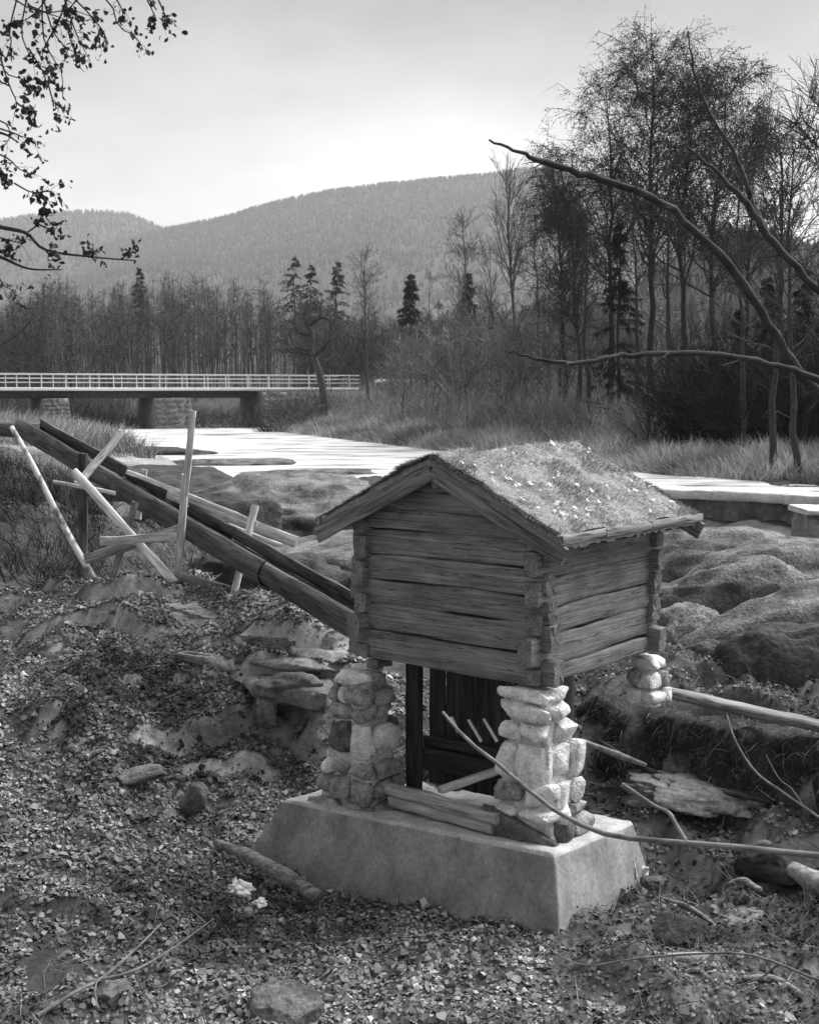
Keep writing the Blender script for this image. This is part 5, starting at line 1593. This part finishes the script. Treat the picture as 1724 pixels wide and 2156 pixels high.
def sheet_scrap(label, u, v, D, s, seed):
    r = np.random.default_rng(seed)
    n = 7
    g = np.linspace(-1, 1, n)
    X, Y = np.meshgrid(g, g, indexing='ij')
    Z = .35 * fbm(np.stack([X * 1.3 + seed, Y * 1.3, X * 0], -1), 3, seed)
    X = X + .25 * Z; Y = Y * .7 + .2 * fbm(np.stack([X * 2, Y * 2, X * 0 + 5], -1), 2, seed)
    idx = np.arange(n * n).reshape(n, n)
    Q = np.stack([idx[:-1, :-1], idx[1:, :-1], idx[1:, 1:], idx[:-1, 1:]], -1).reshape(-1, 4)
    V = np.stack([X, Y, Z], -1).reshape(-1, 3) * s
    me = mesh_np('paper_scrap', np.concatenate([V, V - [0, 0, .004]]), [Q, Q[:, ::-1] + n * n], True)
    o = obj('paper_scrap', me, 'rag', None, Matrix.Translation(Vector(at(u, v, D))) @ Matrix.Rotation(1.0, 4, 'X') @ Matrix.Rotation(seed, 4, 'Z'))
    return tag(o, label, 'scrap')
sheet_scrap('small white scrap in the leaves before the long footing face', 893, 1902, 10.05, .042, 2)
sheet_scrap('bright white scrap on the ground beside the footing corner', 1352, 1832, 10.45, .055, 3)
beam_o = beam('stake', at(1328, 1795, 10.4), at(1340, 1850, 10.35), .014, .012, 'plank_pale'); tag(beam_o, 'thin pale stake leaning at the footing corner', 'stake')

# ------------------------------------------------------------------ near tree leaning in with bent bare stems
def near_stems():
    D = 7.5
    foot = at(2050, 1080, D)
    gzv = gz(foot[0], foot[1])
    root = thing('leaning_tree', 'dark bare tree leaning in with long bent stems against the sky', 'tree', (foot[0], foot[1], gzv))
    def stem(name, pts, rr, n=30, par=root):
        P_ = spline([at(*p) for p in pts], n)
        kn = np.random.default_rng(len(pts) * 7 + n).normal(0, .0045, P_.shape); kn[0] = 0
        P_ = P_ + kn
        return obj(name, pole_mesh(P_, (.74 if name == 'branch' else 1) * np.interp(np.linspace(0, 1, n), np.linspace(0, 1, len(rr)), rr), 10, len(pts), .14), 'bark', par), P_
    g = np.array([foot[0], foot[1], gzv - .3])
    stem('trunk', [(2020, 2160, D), (1960, 1500, D), (1870, 1050, D), (1790, 900, D)], [.10, .09, .07, .05])
    b1, p1 = stem('branch', [(1800, 910, D), (1690, 790, 7.4), (1640, 720, 7.4), (1560, 590, 7.3), (1480, 500, 7.2), (1370, 415, 7.1), (1250, 372, 7.0), (1150, 343, 6.9), (1090, 318, 6.8), (1030, 293, 6.8)], [.045, .042, .036, .034, .030, .028, .028, .022, .013, .007], 44)
    b1['label'] = 'thick bent stem arching up against the sky'
    b2, p2 = stem('branch', [(1835, 985, 7.5), (1870, 860, 7.55), (1860, 720, 7.6), (1760, 640, 7.6), (1690, 580, 7.6), (1620, 500, 7.6), (1580, 440, 7.6), (1540, 395, 7.6), (1490, 345, 7.6), (1445, 305, 7.6)], [.045, .04, .034, .032, .028, .027, .026, .022, .015, .006], 40)
    b3, p3 = stem('branch', [(1868, 1045, 7.5), (1880, 930, 7.3), (1840, 870, 7.2), (1724, 800, 7.1), (1640, 770, 7.0), (1530, 748, 6.9), (1400, 743, 6.8), (1290, 752, 6.7), (1210, 765, 6.6), (1120, 752, 6.5), (1060, 738, 6.5)], [.04, .036, .032, .026, .022, .021, .020, .018, .015, .010, .005], 48)
    b4, p4 = stem('branch', [(1620, 500, 7.6), (1585, 430, 7.65), (1545, 320, 7.7), (1500, 250, 7.75), (1465, 160, 7.8), (1448, 65, 7.8)], [.024, .021, .018, .016, .012, .005], 30)
    for PP, sd in ((p3, 1), (p2, 2), (p1, 3), (p4, 4)):
        PP = PP[None]
        B, R = grow(PP, np.full((1, PP.shape[1]), .01), 18, .05, .8, (.05, .26), 50, .1, .5, 5, 500 + sd)
        mb = MB(); V, Q = tubes(B, R, 4); mb.add(V, Q, shade=.03)
        o = obj('twig_spray', mb.mesh('twig_spray'), 'bark', root, kind='stuff')
near_stems()

# ------------------------------------------------------------------ birch with hanging leafy twigs overhead
def hanging_birch():
    D = 6.0
    x, y = -3.3, 6.2
    zg = gz(x, y)
    root = thing('overhanging_birch', 'birch whose thin leafy twigs hang down against the sky', 'tree', (x, y, zg))
    tr = spline([(x - .1, y, zg - .3), (x, y, zg + 2), (x + .15, y - .1, 6.5), (x + .4, y - .1, 9.0)], 20)
    obj('trunk', pole_mesh(tr, np.linspace(.16, .06, 20), 12, 3, .05), 'birch_pole', root)
    q = lambda u, v, d=0: at(u, v, D + d)
    mains = [[tr[15], q(-60, -160), q(60, -60), q(150, 5)], [tr[16], q(60, -180), q(200, -110), q(290, -30), q(330, 20)],
             [tr[12], q(-150, 60), q(-50, 110), q(10, 140)], [tr[9], q(-200, 420), q(-60, 455), q(0, 477), q(55, 490), q(95, 525), q(190, 540), q(285, 548)],
             [tr[9], q(-220, 470), q(-60, 520), q(0, 540), q(60, 565), q(130, 567)], [tr[11], q(-200, 250), q(-60, 270), q(5, 280), q(40, 300)], [tr[8], q(-240, 700), q(-60, 745), q(20, 715), q(60, 680), q(75, 640)]]
    for k, m in enumerate(mains):
        P_ = spline(m, 26)
        obj('branch', pole_mesh(P_, np.linspace(.02, .0035, 26) * (.3 if k == 6 else .8), 7, k, .06), 'bark', root)
    tw = [[(40, -20), (20, 60), (24, 90), (10, 130)], [(60, -20), (45, 60), (60, 110), (75, 125)], [(90, -20), (90, 70), (110, 120), (130, 150), (132, 200)], [(90, -10), (110, 60), (140, 100), (180, 115)],
          [(130, -20), (150, 40), (165, 80), (190, 128)], [(150, -10), (185, 25), (215, 62), (228, 90)], [(200, -20), (235, 10), (250, 55), (285, 75), (302, 105)], [(235, -20), (255, 15), (260, 40)],
          [(300, -20), (318, 15), (330, 42)], [(330, -10), (345, 25), (352, 38)], [(0, 100), (10, 150), (45, 165), (52, 170)], [(0, 120), (20, 180), (35, 215), (30, 240)], [(35, 215), (50, 225), (72, 230)],
          [(60, 100), (90, 150), (98, 178)], [(100, 170), (108, 200), (112, 212), (125, 225)], [(-10, 250), (15, 262), (20, 290), (5, 310)], [(0, 270), (30, 280), (50, 288), (70, 290)],
          [(-10, 320), (20, 335), (40, 355), (65, 365)], [(-10, 340), (5, 360), (20, 380)], [(30, 385), (60, 402), (75, 405), (82, 420)], [(75, 405), (105, 402), (110, 405)], [(55, 490), (82, 470), (88, 445), (92, 435)],
          [(82, 472), (100, 480), (112, 478)], [(95, 525), (108, 540), (105, 520)], [(190, 540), (200, 532), (200, 528)], [(255, 545), (270, 535), (282, 528)], [(0, 500), (30, 508), (48, 512)], [(10, 540), (20, 530), (18, 522)],
          [(110, -20), (70, 30), (30, 50)], [(140, 0), (120, 50), (95, 95), (88, 120)], [(170, -10), (140, 30), (150, 90), (160, 110)], [(20, -10), (60, 15), (110, 30), (150, 45)], [(60, 10), (100, 25), (150, 20), (195, 35)],
          [(-5, 580), (8, 600), (22, 608)], [(20, 180), (0, 170), (-5, 160)]]
    r = np.random.default_rng(21)
    K = 8
    TP = np.array([spline([q(*p, r.uniform(-.25, .25) * 0 + .1 * math.sin(i)) for p in t], K) for i, t in enumerate(tw)])
    mb = MB(); V, Q = tubes(TP, np.tile(np.linspace(.0042, .0018, K), (len(TP), 1)), 4); mb.add(V, Q, shade=.03)
    S2, R2 = grow(TP, np.full(TP.shape[:2], .0025), 5, .2, 1, (.03, .11), 50, -.3, .6, 4, 22)
    V, Q = tubes(S2, R2, 3); mb.add(V, Q, shade=.03)
    obj('twig_spray', mb.mesh('twig_spray'), 'bark_tree', root, kind='stuff')
    # leaves: one folded birch leaf shape shared by all
    def lm(s):
        rr = np.random.default_rng(s)
        o = np.array([[0, 0], [.18, .30], [.42, .40], [.75, .22], [1.0, 0], [.75, -.22], [.42, -.40], [.18, -.30]])
        V = np.stack([o[:, 0], o[:, 1], np.abs(o[:, 1]) * rr.uniform(.1, .8) - .25 * o[:, 0] ** 2 * rr.uniform(0, 1)], 1)
        me = mesh_np('leaf', V, [np.array([[0, 1, 2], [0, 2, 3], [0, 3, 4], [0, 4, 5], [0, 5, 6], [0, 6, 7]])])
        me.materials.append(M['leaf_dark'])
        return me
    LM = [lm(s) for s in range(4)]
    allp = np.concatenate([S2, TP[:, -4:]])
    n2 = 800
    pi = r.integers(0, len(S2), n2)
    pos = S2[pi, r.integers(1, 4, n2)] + r.normal(0, .015, (n2, 3))
    V, T3 = leaf_quads(pos, r.uniform(.02, .034, n2), r.normal(size=(n2, 3)), 23)
    obj('foliage', mesh_np('foliage', V, [T3], False, np.full(len(V), .05)), 'leaves', root, kind='stuff')
    for i in range(300):
        p = allp[r.integers(len(allp))]
        t = r.uniform(.35, 1) * (p.shape[0] - 1 - 1e-6)
        a = p[int(t)] * (1 - t % 1) + p[int(t) + 1] * (t % 1)
        s = r.uniform(.022, .038)
        dirn = Vector((r.normal(0, .6), r.normal(0, .6), -1 + r.normal(0, .5))).normalized()
        m = frame(a, Vector(a) + dirn, (r.normal(), r.normal(), .2)) @ Matrix.Diagonal((s, s, s, 1))
        obj('leaf', LM[i % 4], None, root, m)
M['leaf_dark'] = noise_mat('dark_hanging_leaf', .03, .07, 30, bump=.1, bump_dist=.002)
hanging_birch()

# ------------------------------------------------------------------ haze: the air of the valley
def haze():
    x0, x1, y0, y1, z0, z1 = -3600, 3600, -700, 4400, -2.5, 640
    V = np.array([(x, y, z) for x in (x0, x1) for y in (y0, y1) for z in (z0, z1)])
    Fc = np.array([[0, 1, 3, 2], [4, 6, 7, 5], [0, 4, 5, 1], [2, 3, 7, 6], [0, 2, 6, 4], [1, 5, 7, 3]])
    m = bpy.data.materials.new('haze')
    m.use_nodes = True
    n = m.node_tree
    n.nodes.clear()
    o = n.nodes.new('ShaderNodeOutputMaterial')
    v = n.nodes.new('ShaderNodeVolumePrincipled')
    v.inputs['Color'].default_value = (.95, .95, .95, 1)
    v.inputs['Density'].default_value = .000125
    v.inputs['Anisotropy'].default_value = .2
    n.links.new(v.outputs[0], o.inputs['Volume'])
    ob = obj('haze', mesh_np('haze', V, [Fc]), m, kind='stuff')
    ob['label'] = 'pale haze filling the valley air'
haze()
